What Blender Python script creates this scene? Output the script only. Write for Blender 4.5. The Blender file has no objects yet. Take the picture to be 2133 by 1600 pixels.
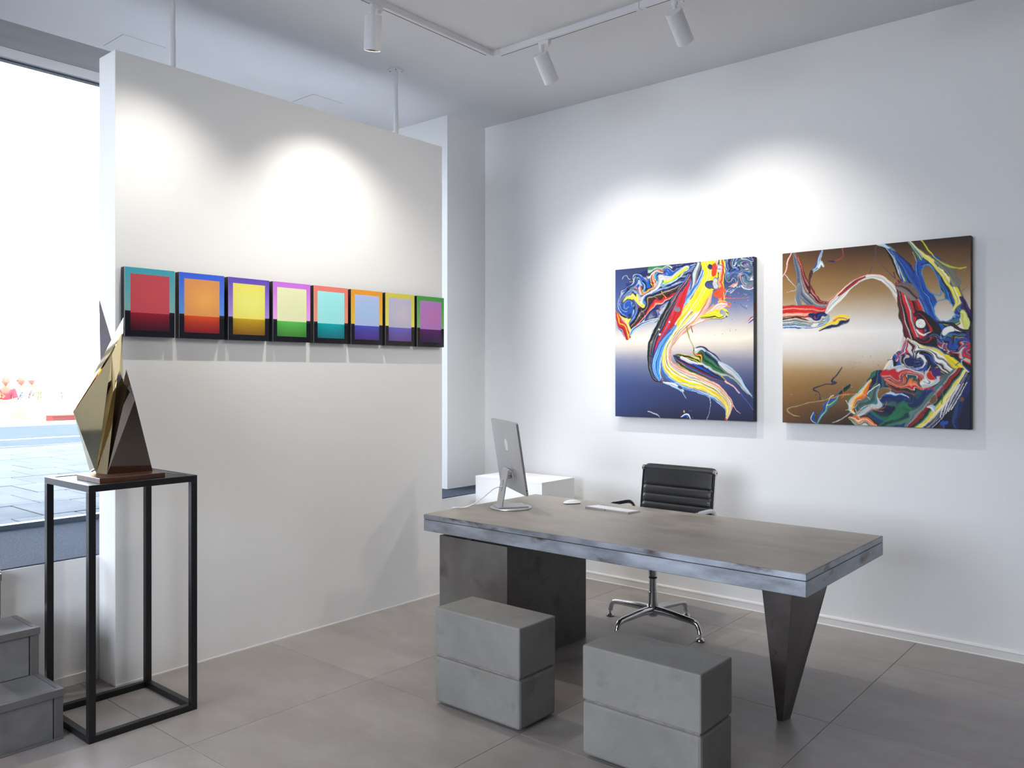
import bpy, bmesh, math, random
import numpy as np
from mathutils import Vector, Matrix
PI = math.pi
random.seed(7)
scene = bpy.context.scene
COL = scene.collection

# ------------------------------------------------------------------ camera
F_PX, HORIZON = 1710.0, 780.0
cam_data = bpy.data.cameras.new('camera')
cam_data.sensor_fit = 'HORIZONTAL'
cam_data.sensor_width = 36.0
cam_data.lens = 36.0 * F_PX / 2133.0
cam_data.shift_y = -(800.0 - HORIZON) / 2133.0
cam_data.clip_start = 0.05
cam_data.clip_end = 400
cam = bpy.data.objects.new('camera', cam_data)
COL.objects.link(cam)
cam.location = (0, 0, 1.5)
cam.rotation_euler = (PI / 2, 0, math.atan2(0.645, 0.764))
scene.camera = cam

# ------------------------------------------------------------------ world, sun, exposure
world = bpy.data.worlds.new('sky')
scene.world = world
world.use_nodes = True
bg = world.node_tree.nodes['Background']
bg.inputs['Color'].default_value = (0.84, 0.885, 1.02, 1)
bg.inputs['Strength'].default_value = 7.6
sun_data = bpy.data.lights.new('sun', 'SUN')
sun_data.energy = 4.0
sun_data.angle = math.radians(0.6)
sun_data.color = (1.0, 0.95, 0.86)
sun = bpy.data.objects.new('sun', sun_data)
COL.objects.link(sun)
sun.rotation_euler = Vector((-0.75, -0.45, -0.72)).to_track_quat('-Z', 'Y').to_euler()
scene.view_settings.view_transform = 'Standard'
scene.view_settings.look = 'None'
scene.view_settings.gamma = 1.0
scene.view_settings.use_curve_mapping = False
scene.view_settings.exposure = 0.75
scene.cycles.max_bounces = 9
scene.cycles.diffuse_bounces = 6
scene.cycles.glossy_bounces = 6
scene.cycles.transparent_max_bounces = 9
scene.cycles.caustics_reflective = False
scene.cycles.caustics_refractive = False
scene.cycles.sample_clamp_indirect = 8.0
SPOT_W = 44.0


def portal(y0, y1, z0, z1, x=-5.20):
    d = bpy.data.lights.new('daylight_portal', 'AREA')
    d.shape = 'RECTANGLE'
    d.size = y1 - y0
    d.size_y = z1 - z0
    d.cycles.is_portal = True
    o = bpy.data.objects.new('daylight_portal', d)
    COL.objects.link(o)
    o.location = (x, (y0 + y1) / 2, (z0 + z1) / 2)
    o.rotation_euler = Matrix(((0, 0, -1), (1, 0, 0), (0, -1, 0))).to_euler() if False else (PI / 2, 0, -PI / 2)


portal(1.45, 4.53, 0.64, 3.30)
portal(-3.6, 1.35, 0.64, 3.30)
fp = bpy.data.lights.new('daylight_portal', 'AREA')
fp.shape = 'RECTANGLE'
fp.size, fp.size_y = 3.6, 2.66
fp.cycles.is_portal = True
fo = bpy.data.objects.new('daylight_portal', fp)
COL.objects.link(fo)
fo.location = (-2.3, -3.66, 1.97)
fo.rotation_euler = (PI / 2, 0, 0)


# ------------------------------------------------------------------ helpers: colour, materials
def lin(c):
    c = c / 255.0
    return c / 12.92 if c <= 0.04045 else ((c + 0.055) / 1.055) ** 2.4


def rgb(r, g, b):
    return (lin(r), lin(g), lin(b), 1.0)


def mat(name, col, rough=0.5, metal=0.0, col2=None, scale=4.0, detail=6.0, contrast=(0.35, 0.65), bump=0.0,
        bump_scale=60.0, stretch=None, coat=0.0, col3=None, scale3=2.0, contrast3=(0.5, 0.7), rough_var=0.0,
        rand=0.0, spec=None, attr=None, emit=None, sheen=0.0):
    m = bpy.data.materials.new(name)
    m.use_nodes = True
    nt = m.node_tree
    b = nt.nodes['Principled BSDF']
    b.inputs['Roughness'].default_value = rough
    b.inputs['Metallic'].default_value = metal
    if spec is not None:
        b.inputs['Specular IOR Level'].default_value = spec
    if coat:
        b.inputs['Coat Weight'].default_value = coat
        b.inputs['Coat Roughness'].default_value = 0.04
    if sheen:
        b.inputs['Sheen Weight'].default_value = sheen
    if emit:
        b.inputs['Emission Color'].default_value = emit[0]
        b.inputs['Emission Strength'].default_value = emit[1]
    if attr:
        a = nt.nodes.new('ShaderNodeVertexColor')
        a.layer_name = attr
        nt.links.new(a.outputs['Color'], b.inputs['Base Color'])
        return m
    b.inputs['Base Color'].default_value = col
    if not (col2 or bump or rand):
        return m
    tc = nt.nodes.new('ShaderNodeTexCoord')
    vec = tc.outputs['Object']
    oi = nt.nodes.new('ShaderNodeObjectInfo')
    add = nt.nodes.new('ShaderNodeVectorMath')
    add.operation = 'MULTIPLY_ADD'
    nt.links.new(oi.outputs['Random'], add.inputs[0])
    add.inputs[1].default_value = (37.0, 71.0, 13.0)
    nt.links.new(vec, add.inputs[2])
    mp = nt.nodes.new('ShaderNodeMapping')
    nt.links.new(add.outputs[0], mp.inputs['Vector'])
    if stretch:
        mp.inputs['Scale'].default_value = stretch
    vec = mp.outputs['Vector']

    def noise(sc, de, lo, hi):
        n = nt.nodes.new('ShaderNodeTexNoise')
        n.inputs['Scale'].default_value = sc
        n.inputs['Detail'].default_value = de
        n.inputs['Roughness'].default_value = 0.6
        nt.links.new(vec, n.inputs['Vector'])
        r = nt.nodes.new('ShaderNodeMapRange')
        r.inputs['From Min'].default_value = lo
        r.inputs['From Max'].default_value = hi
        nt.links.new(n.outputs['Fac'], r.inputs['Value'])
        return r.outputs['Result'], n.outputs['Fac']

    out = None
    if col2:
        f, raw = noise(scale, detail, *contrast)
        mx = nt.nodes.new('ShaderNodeMix')
        mx.data_type = 'RGBA'
        nt.links.new(f, mx.inputs[0])
        mx.inputs[6].default_value = col
        mx.inputs[7].default_value = col2
        out = mx.outputs[2]
        if rough_var:
            mr = nt.nodes.new('ShaderNodeMapRange')
            mr.inputs['To Min'].default_value = rough - rough_var
            mr.inputs['To Max'].default_value = rough + rough_var
            nt.links.new(f, mr.inputs['Value'])
            nt.links.new(mr.outputs['Result'], b.inputs['Roughness'])
        if col3:
            f3, _ = noise(scale3, 8.0, *contrast3)
            m3 = nt.nodes.new('ShaderNodeMix')
            m3.data_type = 'RGBA'
            nt.links.new(f3, m3.inputs[0])
            nt.links.new(out, m3.inputs[6])
            m3.inputs[7].default_value = col3
            out = m3.outputs[2]
    if rand:
        hv = nt.nodes.new('ShaderNodeHueSaturation')
        mr = nt.nodes.new('ShaderNodeMapRange')
        mr.inputs['To Min'].default_value = 1.0 - rand
        mr.inputs['To Max'].default_value = 1.0 + rand
        nt.links.new(oi.outputs['Random'], mr.inputs['Value'])
        nt.links.new(mr.outputs['Result'], hv.inputs['Value'])
        if out:
            nt.links.new(out, hv.inputs['Color'])
        else:
            hv.inputs['Color'].default_value = col
        out = hv.outputs['Color']
    if out:
        nt.links.new(out, b.inputs['Base Color'])
    if bump:
        n = nt.nodes.new('ShaderNodeTexNoise')
        n.inputs['Scale'].default_value = bump_scale
        n.inputs['Detail'].default_value = 5.0
        nt.links.new(vec, n.inputs['Vector'])
        bp = nt.nodes.new('ShaderNodeBump')
        bp.inputs['Strength'].default_value = bump
        bp.inputs['Distance'].default_value = 0.01
        nt.links.new(n.outputs['Fac'], bp.inputs['Height'])
        nt.links.new(bp.outputs['Normal'], b.inputs['Normal'])
    return m


def glass_mat():
    m = bpy.data.materials.new('window_glass')
    m.use_nodes = True
    nt = m.node_tree
    nt.nodes.remove(nt.nodes['Principled BSDF'])
    out = nt.nodes['Material Output']
    tr = nt.nodes.new('ShaderNodeBsdfTransparent')
    tr.inputs['Color'].default_value = (0.96, 0.98, 0.98, 1)
    gl = nt.nodes.new('ShaderNodeBsdfGlossy')
    gl.inputs['Roughness'].default_value = 0.0
    fr = nt.nodes.new('ShaderNodeFresnel')
    fr.inputs['IOR'].default_value = 1.45
    mx = nt.nodes.new('ShaderNodeMixShader')
    nt.links.new(fr.outputs[0], mx.inputs[0])
    nt.links.new(tr.outputs[0], mx.inputs[1])
    nt.links.new(gl.outputs[0], mx.inputs[2])
    nt.links.new(mx.outputs[0], out.inputs['Surface'])
    return m


M = {}
M['wall'] = mat('white_wall_paint', rgb(243, 243, 242), 0.75, bump=0.015, bump_scale=25)
M['partition'] = mat('partition_paint', rgb(243, 243, 240), 0.7, bump=0.01, bump_scale=20)
M['ceiling'] = mat('ceiling_paint', rgb(228, 228, 230), 0.85)
M['dark_wall'] = mat('dark_brown_panelling', rgb(58, 46, 42), 0.5, col2=rgb(44, 34, 32), scale=3, stretch=(1, 1, .2))
M['white_gloss'] = mat('white_skirting_paint', rgb(238, 236, 232), 0.4)
M['header'] = mat('grey_header_plaster', rgb(140, 139, 141), 0.75, col2=rgb(152, 151, 152), scale=3, stretch=(1, .3, 6), bump=.02)
M['rail_metal'] = mat('light_grey_rail', rgb(200, 198, 198), 0.45)
M['frame_dark'] = mat('dark_window_frame', rgb(70, 80, 92), 0.4, metal=0.4)
M['glass'] = glass_mat()
M['carpet'] = mat('blue_grey_carpet', rgb(46, 55, 72), 0.95, col2=rgb(78, 90, 110), scale=140, detail=2, contrast=(.35, .65), bump=.6, bump_scale=260)
M['tile'] = mat('concrete_look_tile', rgb(145, 138, 133), 0.40, col2=rgb(168, 162, 156), scale=2.2, detail=10, contrast=(.3, .7),
                stretch=(1, 1.8, 1), col3=rgb(152, 142, 136), scale3=5, contrast3=(.48, .75), rough_var=.07, rand=0.05, bump=.012, bump_scale=90)
M['grout'] = mat('tile_grout', rgb(92, 88, 85), 0.9)
M['step'] = mat('step_tile', rgb(120, 118, 117), 0.5, col2=rgb(142, 140, 139), scale=5, detail=8, rough_var=.06, bump=.02)
M['trim_metal'] = mat('step_edge_profile', rgb(128, 126, 126), 0.4, metal=0.35)
M['concrete'] = mat('cast_concrete', rgb(124, 122, 117), 0.8, col2=rgb(140, 138, 133), scale=3.5, detail=8, contrast=(.3, .7),
                    col3=rgb(112, 108, 101), scale3=9, contrast3=(.58, .8), bump=.06, bump_scale=70)
M['concrete_edge'] = mat('concrete_chamfer', rgb(150, 141, 130), 0.85, col2=rgb(120, 112, 102), scale=25, bump=.2, bump_scale=120)
M['black_rubber'] = mat('black_rubber_foot', rgb(24, 24, 26), 0.9)  # even black rubber for feet, pads and small dark parts
M['desk_top'] = mat('brown_grey_waxed_metal', rgb(146, 138, 126), 0.40, metal=0.1, col2=rgb(176, 168, 155), scale=4.5, detail=12, contrast=(.35, .66),
                    stretch=(1, 2.2, 1), col3=rgb(130, 124, 116), scale3=1.6, contrast3=(.5, .75), rough_var=.08, bump=.015, bump_scale=80)
M['desk_edge'] = mat('raw_steel_edge', rgb(120, 124, 130), 0.38, metal=0.5, col2=rgb(178, 184, 194), scale=3.0, detail=9, contrast=(.35, .65),
                     stretch=(1, 1, 3), col3=rgb(92, 74, 64), scale3=4.0, contrast3=(.56, .68), rough_var=.1)
M['seam'] = mat('dark_seam', rgb(40, 36, 34), 0.7)
M['pedestal'] = mat('dark_steel_plate', rgb(92, 88, 83), 0.5, metal=0.3, col2=rgb(112, 109, 104), scale=3, detail=9, col3=rgb(80, 75, 70), scale3=7,
                    contrast3=(.55, .75), rough_var=.08, bump=.02)
M['leg_steel'] = mat('blackened_steel_leg', rgb(84, 80, 77), 0.42, metal=0.35, col2=rgb(106, 100, 96), scale=6, detail=9, col3=rgb(70, 52, 42), scale3=12,
                     contrast3=(.62, .75), rough_var=.08)
M['black_powder'] = mat('black_powder_coat', rgb(17, 18, 21), 0.38)
M['black_case'] = mat('black_case', rgb(13, 14, 20), 0.35)
M['acrylic_edge'] = mat('acrylic_edge', rgb(190, 200, 205), 0.2)
M['brass'] = mat('polished_brass', rgb(225, 205, 160), 0.05, metal=1.0)
M['bronze'] = mat('polished_bronze', rgb(150, 138, 128), 0.07, metal=1.0)
M['dark_reflection'] = mat('metal_dark_reflection', rgb(64, 54, 62), 0.4, metal=0.3)  # spike metal darkened in its colour to stand in for a dark reflection
M['walnut'] = mat('walnut_wood', rgb(96, 60, 40), 0.35, col2=rgb(66, 38, 25), scale=9, detail=8, stretch=(6, 1, 6), coat=.2)
M['alu'] = mat('brushed_aluminium', rgb(205, 205, 206), 0.35, metal=0.85)
M['alu_logo'] = mat('mirror_aluminium', rgb(238, 238, 238), 0.25, metal=0.5)
M['alu_polish'] = mat('polished_aluminium', rgb(200, 200, 202), 0.12, metal=1.0)
M['white_plastic'] = mat('white_plastic', rgb(240, 240, 240), 0.25)
M['key'] = mat('white_key', rgb(236, 236, 236), 0.4)
M['screen'] = mat('black_screen', rgb(12, 12, 14), 0.1)
M['leather'] = mat('black_leather', rgb(24, 24, 25), 0.38, col2=rgb(32, 31, 31), scale=6, bump=.08, bump_scale=240)
M['lamp_white'] = mat('white_lamp_body', rgb(228, 228, 230), 0.45)
M['slot'] = mat('dark_track_slot', rgb(58, 58, 60), 0.6)
M['reflector'] = mat('lamp_reflector', rgb(165, 160, 150), 0.2, metal=0.9)
M['lens'] = mat('lamp_lens', rgb(255, 250, 240), 0.3, emit=((1, .93, .82, 1), 12.0))
M['paint'] = mat('poured_paint', (1, 1, 1, 1), 0.5, attr='Col', spec=.25)
M['print'] = mat('acrylic_print', (1, 1, 1, 1), 0.15, attr='Col', spec=.35)
M['paver'] = mat('grey_paver', rgb(88, 93, 97), 0.9, col2=rgb(98, 102, 105), scale=3, rand=.06, spec=0.0)
M['asphalt'] = mat('asphalt', rgb(68, 76, 83), 0.95, col2=rgb(74, 82, 88), scale=2, spec=0.0)
M['road_paint'] = mat('white_road_paint', rgb(240, 240, 240), 0.7)
M['kerb'] = mat('pale_kerb', rgb(150, 150, 148), 0.95, spec=0.0)
M['red_kerb'] = mat('red_brick', rgb(120, 52, 44), 0.9, col2=rgb(104, 46, 40), scale=6, spec=0.0)
M['sand_wall'] = mat('sandstone', rgb(104, 88, 70), 0.95, col2=rgb(124, 108, 88), scale=2, spec=0.0)
M['leaf'] = mat('leaf_green', rgb(92, 104, 44), 0.8, col2=rgb(112, 120, 54), scale=5)
M['petal_pink'] = mat('petal_pink', rgb(230, 90, 140), 0.6)
M['petal_yellow'] = mat('petal_yellow', rgb(235, 205, 80), 0.6)
M['skin'] = mat('skin', rgb(140, 88, 70), 0.7, spec=.1)
M['shirt_pink'] = mat('pink_shirt', rgb(150, 50, 62), 0.9, spec=0.0)
M['shirt_print'] = mat('patterned_shirt', rgb(150, 150, 152), 0.9, col2=rgb(50, 66, 76), scale=28, contrast=(.52, .58))
M['shirt_white'] = mat('white_shirt', rgb(140, 122, 120), 0.9)
M['trousers'] = mat('dark_trousers', rgb(70, 75, 90), 0.9)
M['hair_grey'] = mat('grey_hair', rgb(96, 96, 102), 0.9)
M['hair_dark'] = mat('dark_hair', rgb(120, 82, 66), 0.9)
M['glasses'] = mat('dark_sunglasses', rgb(30, 26, 36), 0.2)
M['bench_wood'] = mat('bench_wood', rgb(150, 115, 80), 0.7)


# ------------------------------------------------------------------ helpers: objects
def tag(o, label, cat, group=None):
    o['label'] = label
    o['category'] = cat
    if group:
        o['group'] = group
    return o


def empty(name, loc, rz=0.0):
    o = bpy.data.objects.new(name, None)
    o.empty_display_size = 0.1
    COL.objects.link(o)
    o.location = loc
    o.rotation_euler = (0, 0, rz)
    return o


def thing(name, label, cat, loc, rz=0.0, group=None):
    return tag(empty(name, loc, rz), label, cat, group)


def link(name, me, parent=None, loc=None):
    o = bpy.data.objects.new(name, me)
    COL.objects.link(o)
    if parent:
        o.parent = parent
    if loc is not None:
        o.location = loc
    return o


def obj(name, bm, m, parent=None, loc=None, smooth=False, kind=None):
    me = bpy.data.meshes.new(name)
    bmesh.ops.recalc_face_normals(bm, faces=bm.faces)
    bm.to_mesh(me)
    bm.free()
    if smooth:
        angle_smooth(me)
    for mm in (m if isinstance(m, (list, tuple)) else [m]):
        me.materials.append(M[mm])
    o = link(name, me, parent, loc)
    if kind:
        o['kind'] = kind
    return o


def angle_smooth(me, ang=0.6):
    me.polygons.foreach_set('use_smooth', [True] * len(me.polygons))
    bm = bmesh.new()
    bm.from_mesh(me)
    for e in bm.edges:
        if len(e.link_faces) == 2 and e.calc_face_angle(0) > ang:
            e.smooth = False
    bm.to_mesh(me)
    bm.free()


def box(x0, x1, y0, y1, z0, z1, bev=0.0, seg=2, bm=None):
    b = bm or bmesh.new()
    vs = [b.verts.new(p) for p in ((x0, y0, z0), (x1, y0, z0), (x1, y1, z0), (x0, y1, z0), (x0, y0, z1), (x1, y0, z1), (x1, y1, z1), (x0, y1, z1))]
    fs = [b.faces.new([vs[i] for i in f]) for f in ((3, 2, 1, 0), (4, 5, 6, 7), (0, 1, 5, 4), (1, 2, 6, 5), (2, 3, 7, 6), (3, 0, 4, 7))]
    if bev:
        es = list({e for f in fs for e in f.edges})
        bmesh.ops.bevel(b, geom=es, offset=bev, segments=seg, affect='EDGES', profile=0.5)
    return b


def frame_of(d):
    d = d.normalized()
    a = Vector((0, 0, 1)) if abs(d.z) < 0.95 else Vector((1, 0, 0))
    u = d.cross(a).normalized()
    return u, u.cross(d).normalized()


def tube(pts, rad, seg=12, bm=None, cap=True, flat=1.0, up=None):
    """sweep a circle (radius per point or one) along pts"""
    b = bm or bmesh.new()
    pts = [Vector(p) for p in pts]
    rr = rad if isinstance(rad, (list, tuple)) else [rad] * len(pts)
    rings = []
    for i, p in enumerate(pts):
        d = (pts[min(i + 1, len(pts) - 1)] - pts[max(i - 1, 0)])
        if up is not None:
            u = d.normalized().cross(Vector(up)).normalized()
            v = u.cross(d.normalized()).normalized()
        else:
            u, v = frame_of(d)
            if i and rings:
                # keep the frame from twisting
                pu = prev_u - d.normalized() * prev_u.dot(d.normalized())
                if pu.length > 1e-4:
                    u = pu.normalized()
                    v = u.cross(d.normalized()).normalized()
        prev_u = u
        rings.append([b.verts.new(p + u * math.cos(2 * PI * k / seg) * rr[i] + v * math.sin(2 * PI * k / seg) * rr[i] * flat) for k in range(seg)])
    for a, c in zip(rings, rings[1:]):
        for k in range(seg):
            b.faces.new((a[k], a[(k + 1) % seg], c[(k + 1) % seg], c[k]))
    if cap:
        b.faces.new(rings[0][::-1])
        b.faces.new(rings[-1])
    return b


def lathe(prof, seg=24, bm=None, cap=True):
    """prof: (r, z) list"""
    b = bm or bmesh.new()
    rings = [[b.verts.new((max(r, 1e-4) * math.cos(2 * PI * k / seg), max(r, 1e-4) * math.sin(2 * PI * k / seg), z)) for k in range(seg)] for r, z in prof]
    for a, c in zip(rings, rings[1:]):
        for k in range(seg):
            b.faces.new((a[k], a[(k + 1) % seg], c[(k + 1) % seg], c[k]))
    if cap:
        b.faces.new(rings[0][::-1])
        b.faces.new(rings[-1])
    return b


def xform(bm, mtx):
    bmesh.ops.transform(bm, matrix=mtx, verts=bm.verts)
    return bm


def poly(verts, faces):
    b = bmesh.new()
    vs = [b.verts.new(v) for v in verts]
    for f in faces:
        b.faces.new([vs[i] for i in f])
    return b


def arc(pts, n=6):
    """Catmull-Rom through pts"""
    P = [Vector(p) for p in pts]
    P = [P[0] * 2 - P[1]] + P + [P[-1] * 2 - P[-2]]
    out = []
    for i in range(1, len(P) - 2):
        for k in range(n):
            t = k / n
            a, b, c, d = P[i - 1], P[i], P[i + 1], P[i + 2]
            out.append(0.5 * ((2 * b) + (c - a) * t + (2 * a - 5 * b + 4 * c - d) * t * t + (3 * b - a - 3 * c + d) * t ** 3))
    out.append(P[-2])
    return out


def struct(name, bm, m, parent=None, label=None):
    o = obj(name, bm, m, parent)
    if parent is None:
        o['kind'] = 'structure'
    if label:
        o['label'] = label
    return o


def px_point(u, v, depth):
    """photo pixel at a given distance along the viewing axis -> world point (used to set out measured corners)"""
    lat = (u - 1066.5) / F_PX * depth
    r = math.hypot(.764, .645)
    a, b = .764 / r, -.645 / r
    return Vector((lat * a + depth * b, -lat * b + depth * a, 1.5 - (v - HORIZON) / F_PX * depth))


# ================================================================== THE SETTING
YB = 4.973      # back wall
XF = -5.251     # glazing plane
XK = -4.178     # knee wall face
XP = -3.995     # partition face
ZC = 3.509      # ceiling
ZL = 0.605      # window ledge
XR, YF = 6.5, -3.7

# floor: slab with separate tiles
floor = struct('floor', box(XF - .1, XR + .1, YF - .1, YB + .1, -.25, -.004), 'grout', label='grey tiled floor with fine joints')
tile_mesh = None
for i in range(-4, 6):
    for j in range(-7, 5):
        x1 = -1.2335 + i * .953
        y0 = 1.690 + j * .947
        x0, y1 = x1 - .953, y0 + .947
        if x1 < -4.4 or x0 > XR or y1 < YF or y0 > YB - .02:
            continue
        if tile_mesh is None:
            t = obj('floor_tile', box(-.4755, .4755, -.4725, .4725, -.0035, 0, bev=.0008, seg=1), 'tile', floor)
            tile_mesh = t.data
        else:
            t = link('floor_tile', tile_mesh, floor)
        t.location = ((x0 + x1) / 2, (y0 + y1) / 2, 0)
        t.rotation_euler = (0, 0, 0)

struct('ceiling', box(XF - .3, XR + .1, YF - .1, YB + .1, ZC, ZC + .25), 'ceiling', label='plain white painted ceiling')
struct('wall_back', box(XF, XR + .1, YB, YB + .2, -.25, ZC), 'wall', label='long white gallery wall carrying the two paintings')
struct('wall_right', box(XR, XR + .2, YF, YB, -.25, ZC), 'dark_wall', label='dark brown panelled wall at far end of the room')
struct('wall_front', box(XF, XR + .1, YF - .2, YF, -.25, ZL), 'wall')
struct('wall_front_side', box(-.45, XR + .1, YF - .2, YF, ZL, ZC), 'dark_wall')
struct('wall_front_corner', box(XF, -4.15, YF - .2, YF, ZL, ZC), 'wall')
struct('wall_front_header', box(-4.15, -.45, YF - .2, YF, 3.303, ZC), 'header')
struct('wall_pier', box(XF - .1, -4.485, 4.536, YB, ZL, ZC), 'wall', label='white pier between window and back wall')
struct('upper_sun_block', box(XF - .32, XR + 5, YF - .2, YB + 16, ZC + .26, 12.0), 'header', label='unseen building mass above the room, added to block the sun')  # unseen mass over the ceiling, put there to keep sun off the street

# skirting on back wall (rounded profile)
prof = [(0, 0), (.014, 0), (.014, .004), (.010, .006), (.011, .040), (.013, .046), (.011, .053), (.004, .058), (0, .058)]
b = bmesh.new()
rows = [[b.verts.new((x, YB - p[0], p[1])) for p in prof] for x in (-4.17, XR)]
for k in range(len(prof) - 1):
    b.faces.new((rows[0][k], rows[0][k + 1], rows[1][k + 1], rows[1][k]))
b.faces.new(rows[0]); b.faces.new(rows[1][::-1])
struct('baseboard_back', b, 'white_gloss', label='low white skirting board with rounded top')

# knee wall, carpeted ledge, landing, stairs
struct('wall_knee', box(XF - .12, XK, 1.351, YB, -.2, ZL), 'wall', label='low white wall under the shop window')
kw2 = struct('wall_knee_front', box(XF - .12, XK, YF, .08, -.2, ZL), 'wall')
struct('trim_1', box(XF + .02, XK - .012, 1.352, 4.97, ZL, ZL + .006), 'carpet', label='blue grey carpet on the window ledge')
struct('trim_2', box(XF + .02, XK - .012, YF, .079, ZL, ZL + .006), 'carpet')
b = box(XK, XK + .010, 1.41, 1.77, 0.0, .052, bev=.003)
struct('baseboard_left', b, 'white_gloss')
struct('trim_3', box(XK - .02, XK + .005, 1.335, 1.350, .41, ZL + .004), 'rail_metal', label='worn metal corner strip at end of low wall')

stairs = empty('entry_stairs', (0, 0, 0))
stairs['kind'] = 'structure'
stairs['label'] = 'grey tiled entrance steps beside the window'
SY0, SY1 = .085, 1.398
noses = [(-3.605, .2025), (-3.861, .405), (-4.125, ZL)]
for k, (xn, zt) in enumerate(noses):
    xb = noses[k + 1][0] - .012 if k < 2 else XF + .03
    zb = 0.0 if k == 0 else noses[k - 1][1]
    y1 = SY1 if k < 2 else 1.335
    obj('step_body', box(xb, xn - .012, SY0, y1 - .006, 0.0 if k == 0 else zb - .01, zt - .012), 'step', stairs)
    obj('tread', box(xb + .004, xn - .022, SY0, y1 - .022, zt - .012, zt, bev=.001), 'step', stairs)
    obj('riser_tile', box(xn - .012, xn - .006, SY0, y1 - .040, zb + .003, zt - .032, bev=.001), 'step', stairs)
    obj('nosing_profile', box(xn - .022, xn + .004, SY0, y1 + .002, zt - .030, zt + .001, bev=.002), 'trim_metal', stairs)
    obj('end_profile', box(xb + .004, xn - .022, y1 - .020, y1 + .001, zt - .012, zt + .001, bev=.001), 'trim_metal', stairs)
    obj('corner_profile', box(xn - .020, xn - .003, y1 - .034, y1 - .001, zb + .001, zt - .031, bev=.001), 'trim_metal', stairs)
obj('floor_strip', box(-3.609, -3.592, SY0, SY1 - .006, 0.0, .006, bev=.002), 'trim_metal', stairs)

# glazing
struct('wall_header', box(XF - .14, XF + .05, YF, 4.536, 3.360, ZC), 'header', label='grey plaster band above shop window')


def window(name, y0, y1, z0, z1, label, door=False):
    w = empty(name, (XF, (y0 + y1) / 2, z0))
    w['kind'] = 'structure'
    w['label'] = label
    h = (y1 - y0) / 2
    H = z1 - z0
    obj('sill_rail', box(-.03, .03, -h, h, 0, .034, bev=.002), 'frame_dark', w)
    obj('head_rail', box(-.02, .02, -h, h, H - .012, H, bev=.001), 'frame_dark', w)
    obj('blind_box', box(-.05, .045, -h, h, H, H + .057, bev=.002), 'rail_metal', w)
    for s in (-1, 1):
        obj('jamb', box(-.03, .03, s * h - (.03 if s > 0 else 0), s * h + (.03 if s < 0 else 0), .034, H - .012, bev=.002), 'frame_dark', w)
    obj('pane', box(-.005, .005, -h + .03, h - .03, .034, H - .012), 'glass', w)
    if door:
        obj('door_handle', tube([(.03, h - .10, .75), (.08, h - .10, .75), (.08, h - .10, 1.45), (.03, h - .10, 1.45)], .012, 8), 'alu_polish', w)
    return w


window('window_1', 1.36, 4.535, ZL, 3.303, 'large shop window behind the white partition')
window('door_1', .10, 1.35, ZL, 3.303, 'glazed entrance door at top of steps', True)
w3 = window('window_3', -1.85, 1.85, ZL, 3.303, 'street window in the front wall')
w3.location = (-2.3, YF - .1, ZL)
w3.rotation_euler = (0, 0, PI / 2)
window('window_2', -3.69, .09, ZL, 3.303, 'shop window beside the entrance door')

# free-standing partition with its ceiling rods
part = struct('wall_partition', box(-4.168, XP, 1.781, 3.990, 0, 3.060, bev=.0015, seg=1), 'partition', label='free-standing white partition carrying the row of colour panels')
struct('trim_base', box(XP - .001, XP + .004, 1.781, 3.990, 0, .007), 'white_gloss', part)
for y in (2.113, 3.647):
    r = obj('support_rod', tube([(-4.08, y, 3.06), (-4.08, y, 3.24)], .0145, 16), 'lamp_white', part, smooth=True)
    obj('rod_inner_tube', tube([(-4.08, y, 3.235), (-4.08, y, 3.500)], .012, 16), 'lamp_white', r, smooth=True)
    obj('flange_plate', box(-4.12, -4.04, y - .04, y + .04, 3.500, ZC, bev=.001), 'lamp_white', r)
    for sx in (-1, 1):
        for sy in (-1, 1):
            obj('flange_screw', xform(lathe([(.004, -.0015), (.004, .001)], 8), Matrix.Translation((-4.08 + sx * .028, y + sy * .028, 3.4995))), 'slot', r)
# access hatches in the ceiling
for x1, y0 in ((-4.883, 2.223), (-4.882, 3.577)):
    hname = 'trim_ceiling_hatch'
    h = struct(hname, box(x1 - .26, x1, y0, y0 + .26, ZC - .0025, ZC - .0005), 'ceiling', label='flush square access hatch in the ceiling')
    obj('hatch_gap', box(x1 - .2615, x1 + .0015, y0 - .0015, y0 + .2615, ZC - .0012, ZC - .0002), 'header', h)

# ================================================================== OUTSIDE
ZG = 0.55
pave = struct('pavement', box(-11.86, XF - .13, -16, 24, ZG - .3, ZG - .008), 'grout', label='paved terrace outside the window')
pm = None
for i in range(11):
    for j in range(17):
        if pm is None:
            p = obj('paver', box(-.295, .295, -.195, .195, -.007, 0, bev=.004, seg=1), 'paver', pave)
            pm = p.data
        else:
            p = link('paver', pm, pave)
        p.location = (-5.70 - i * .6, 0.2 + j * .4 + (.2 if i % 2 else 0), ZG + random.uniform(-.003, .001))
obj('paver_field', box(XF - .13, 12, -16, YF - .2, ZG - .3, ZG - .002), 'paver', pave)['kind'] = 'stuff'
far_p = obj('paver_field', box(-11.85, -5.4, 7.3, 24, ZG - .01, ZG - .002), 'paver', pave)
far_p['kind'] = 'stuff'
obj('paver_edge', box(-12.0, -11.86, -16, 24, ZG - .1, ZG + .002), 'paver', pave)
road = struct('road', box(-17.0, -11.9, -40, 60, ZG - .3, ZG - .03), 'asphalt', label='asphalt street beyond the terrace')
obj('lane_line', box(-13.74, -13.62, -40, 60, ZG - .03, ZG - .026), 'road_paint', road)
obj('drain_grate', box(-12.35, -12.05, 3.5, 4.3, ZG - .03, ZG - .025), 'frame_dark', road)
struct('kerb_far', box(-17.4, -17.0, -40, 60, ZG - .3, ZG + .03), 'kerb', label='pale kerb on far side of the street')
struct('ground', box(-160, -20.8, -120, 160, -.4, 0.10), 'kerb', label='pale ground beyond the street')
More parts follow.
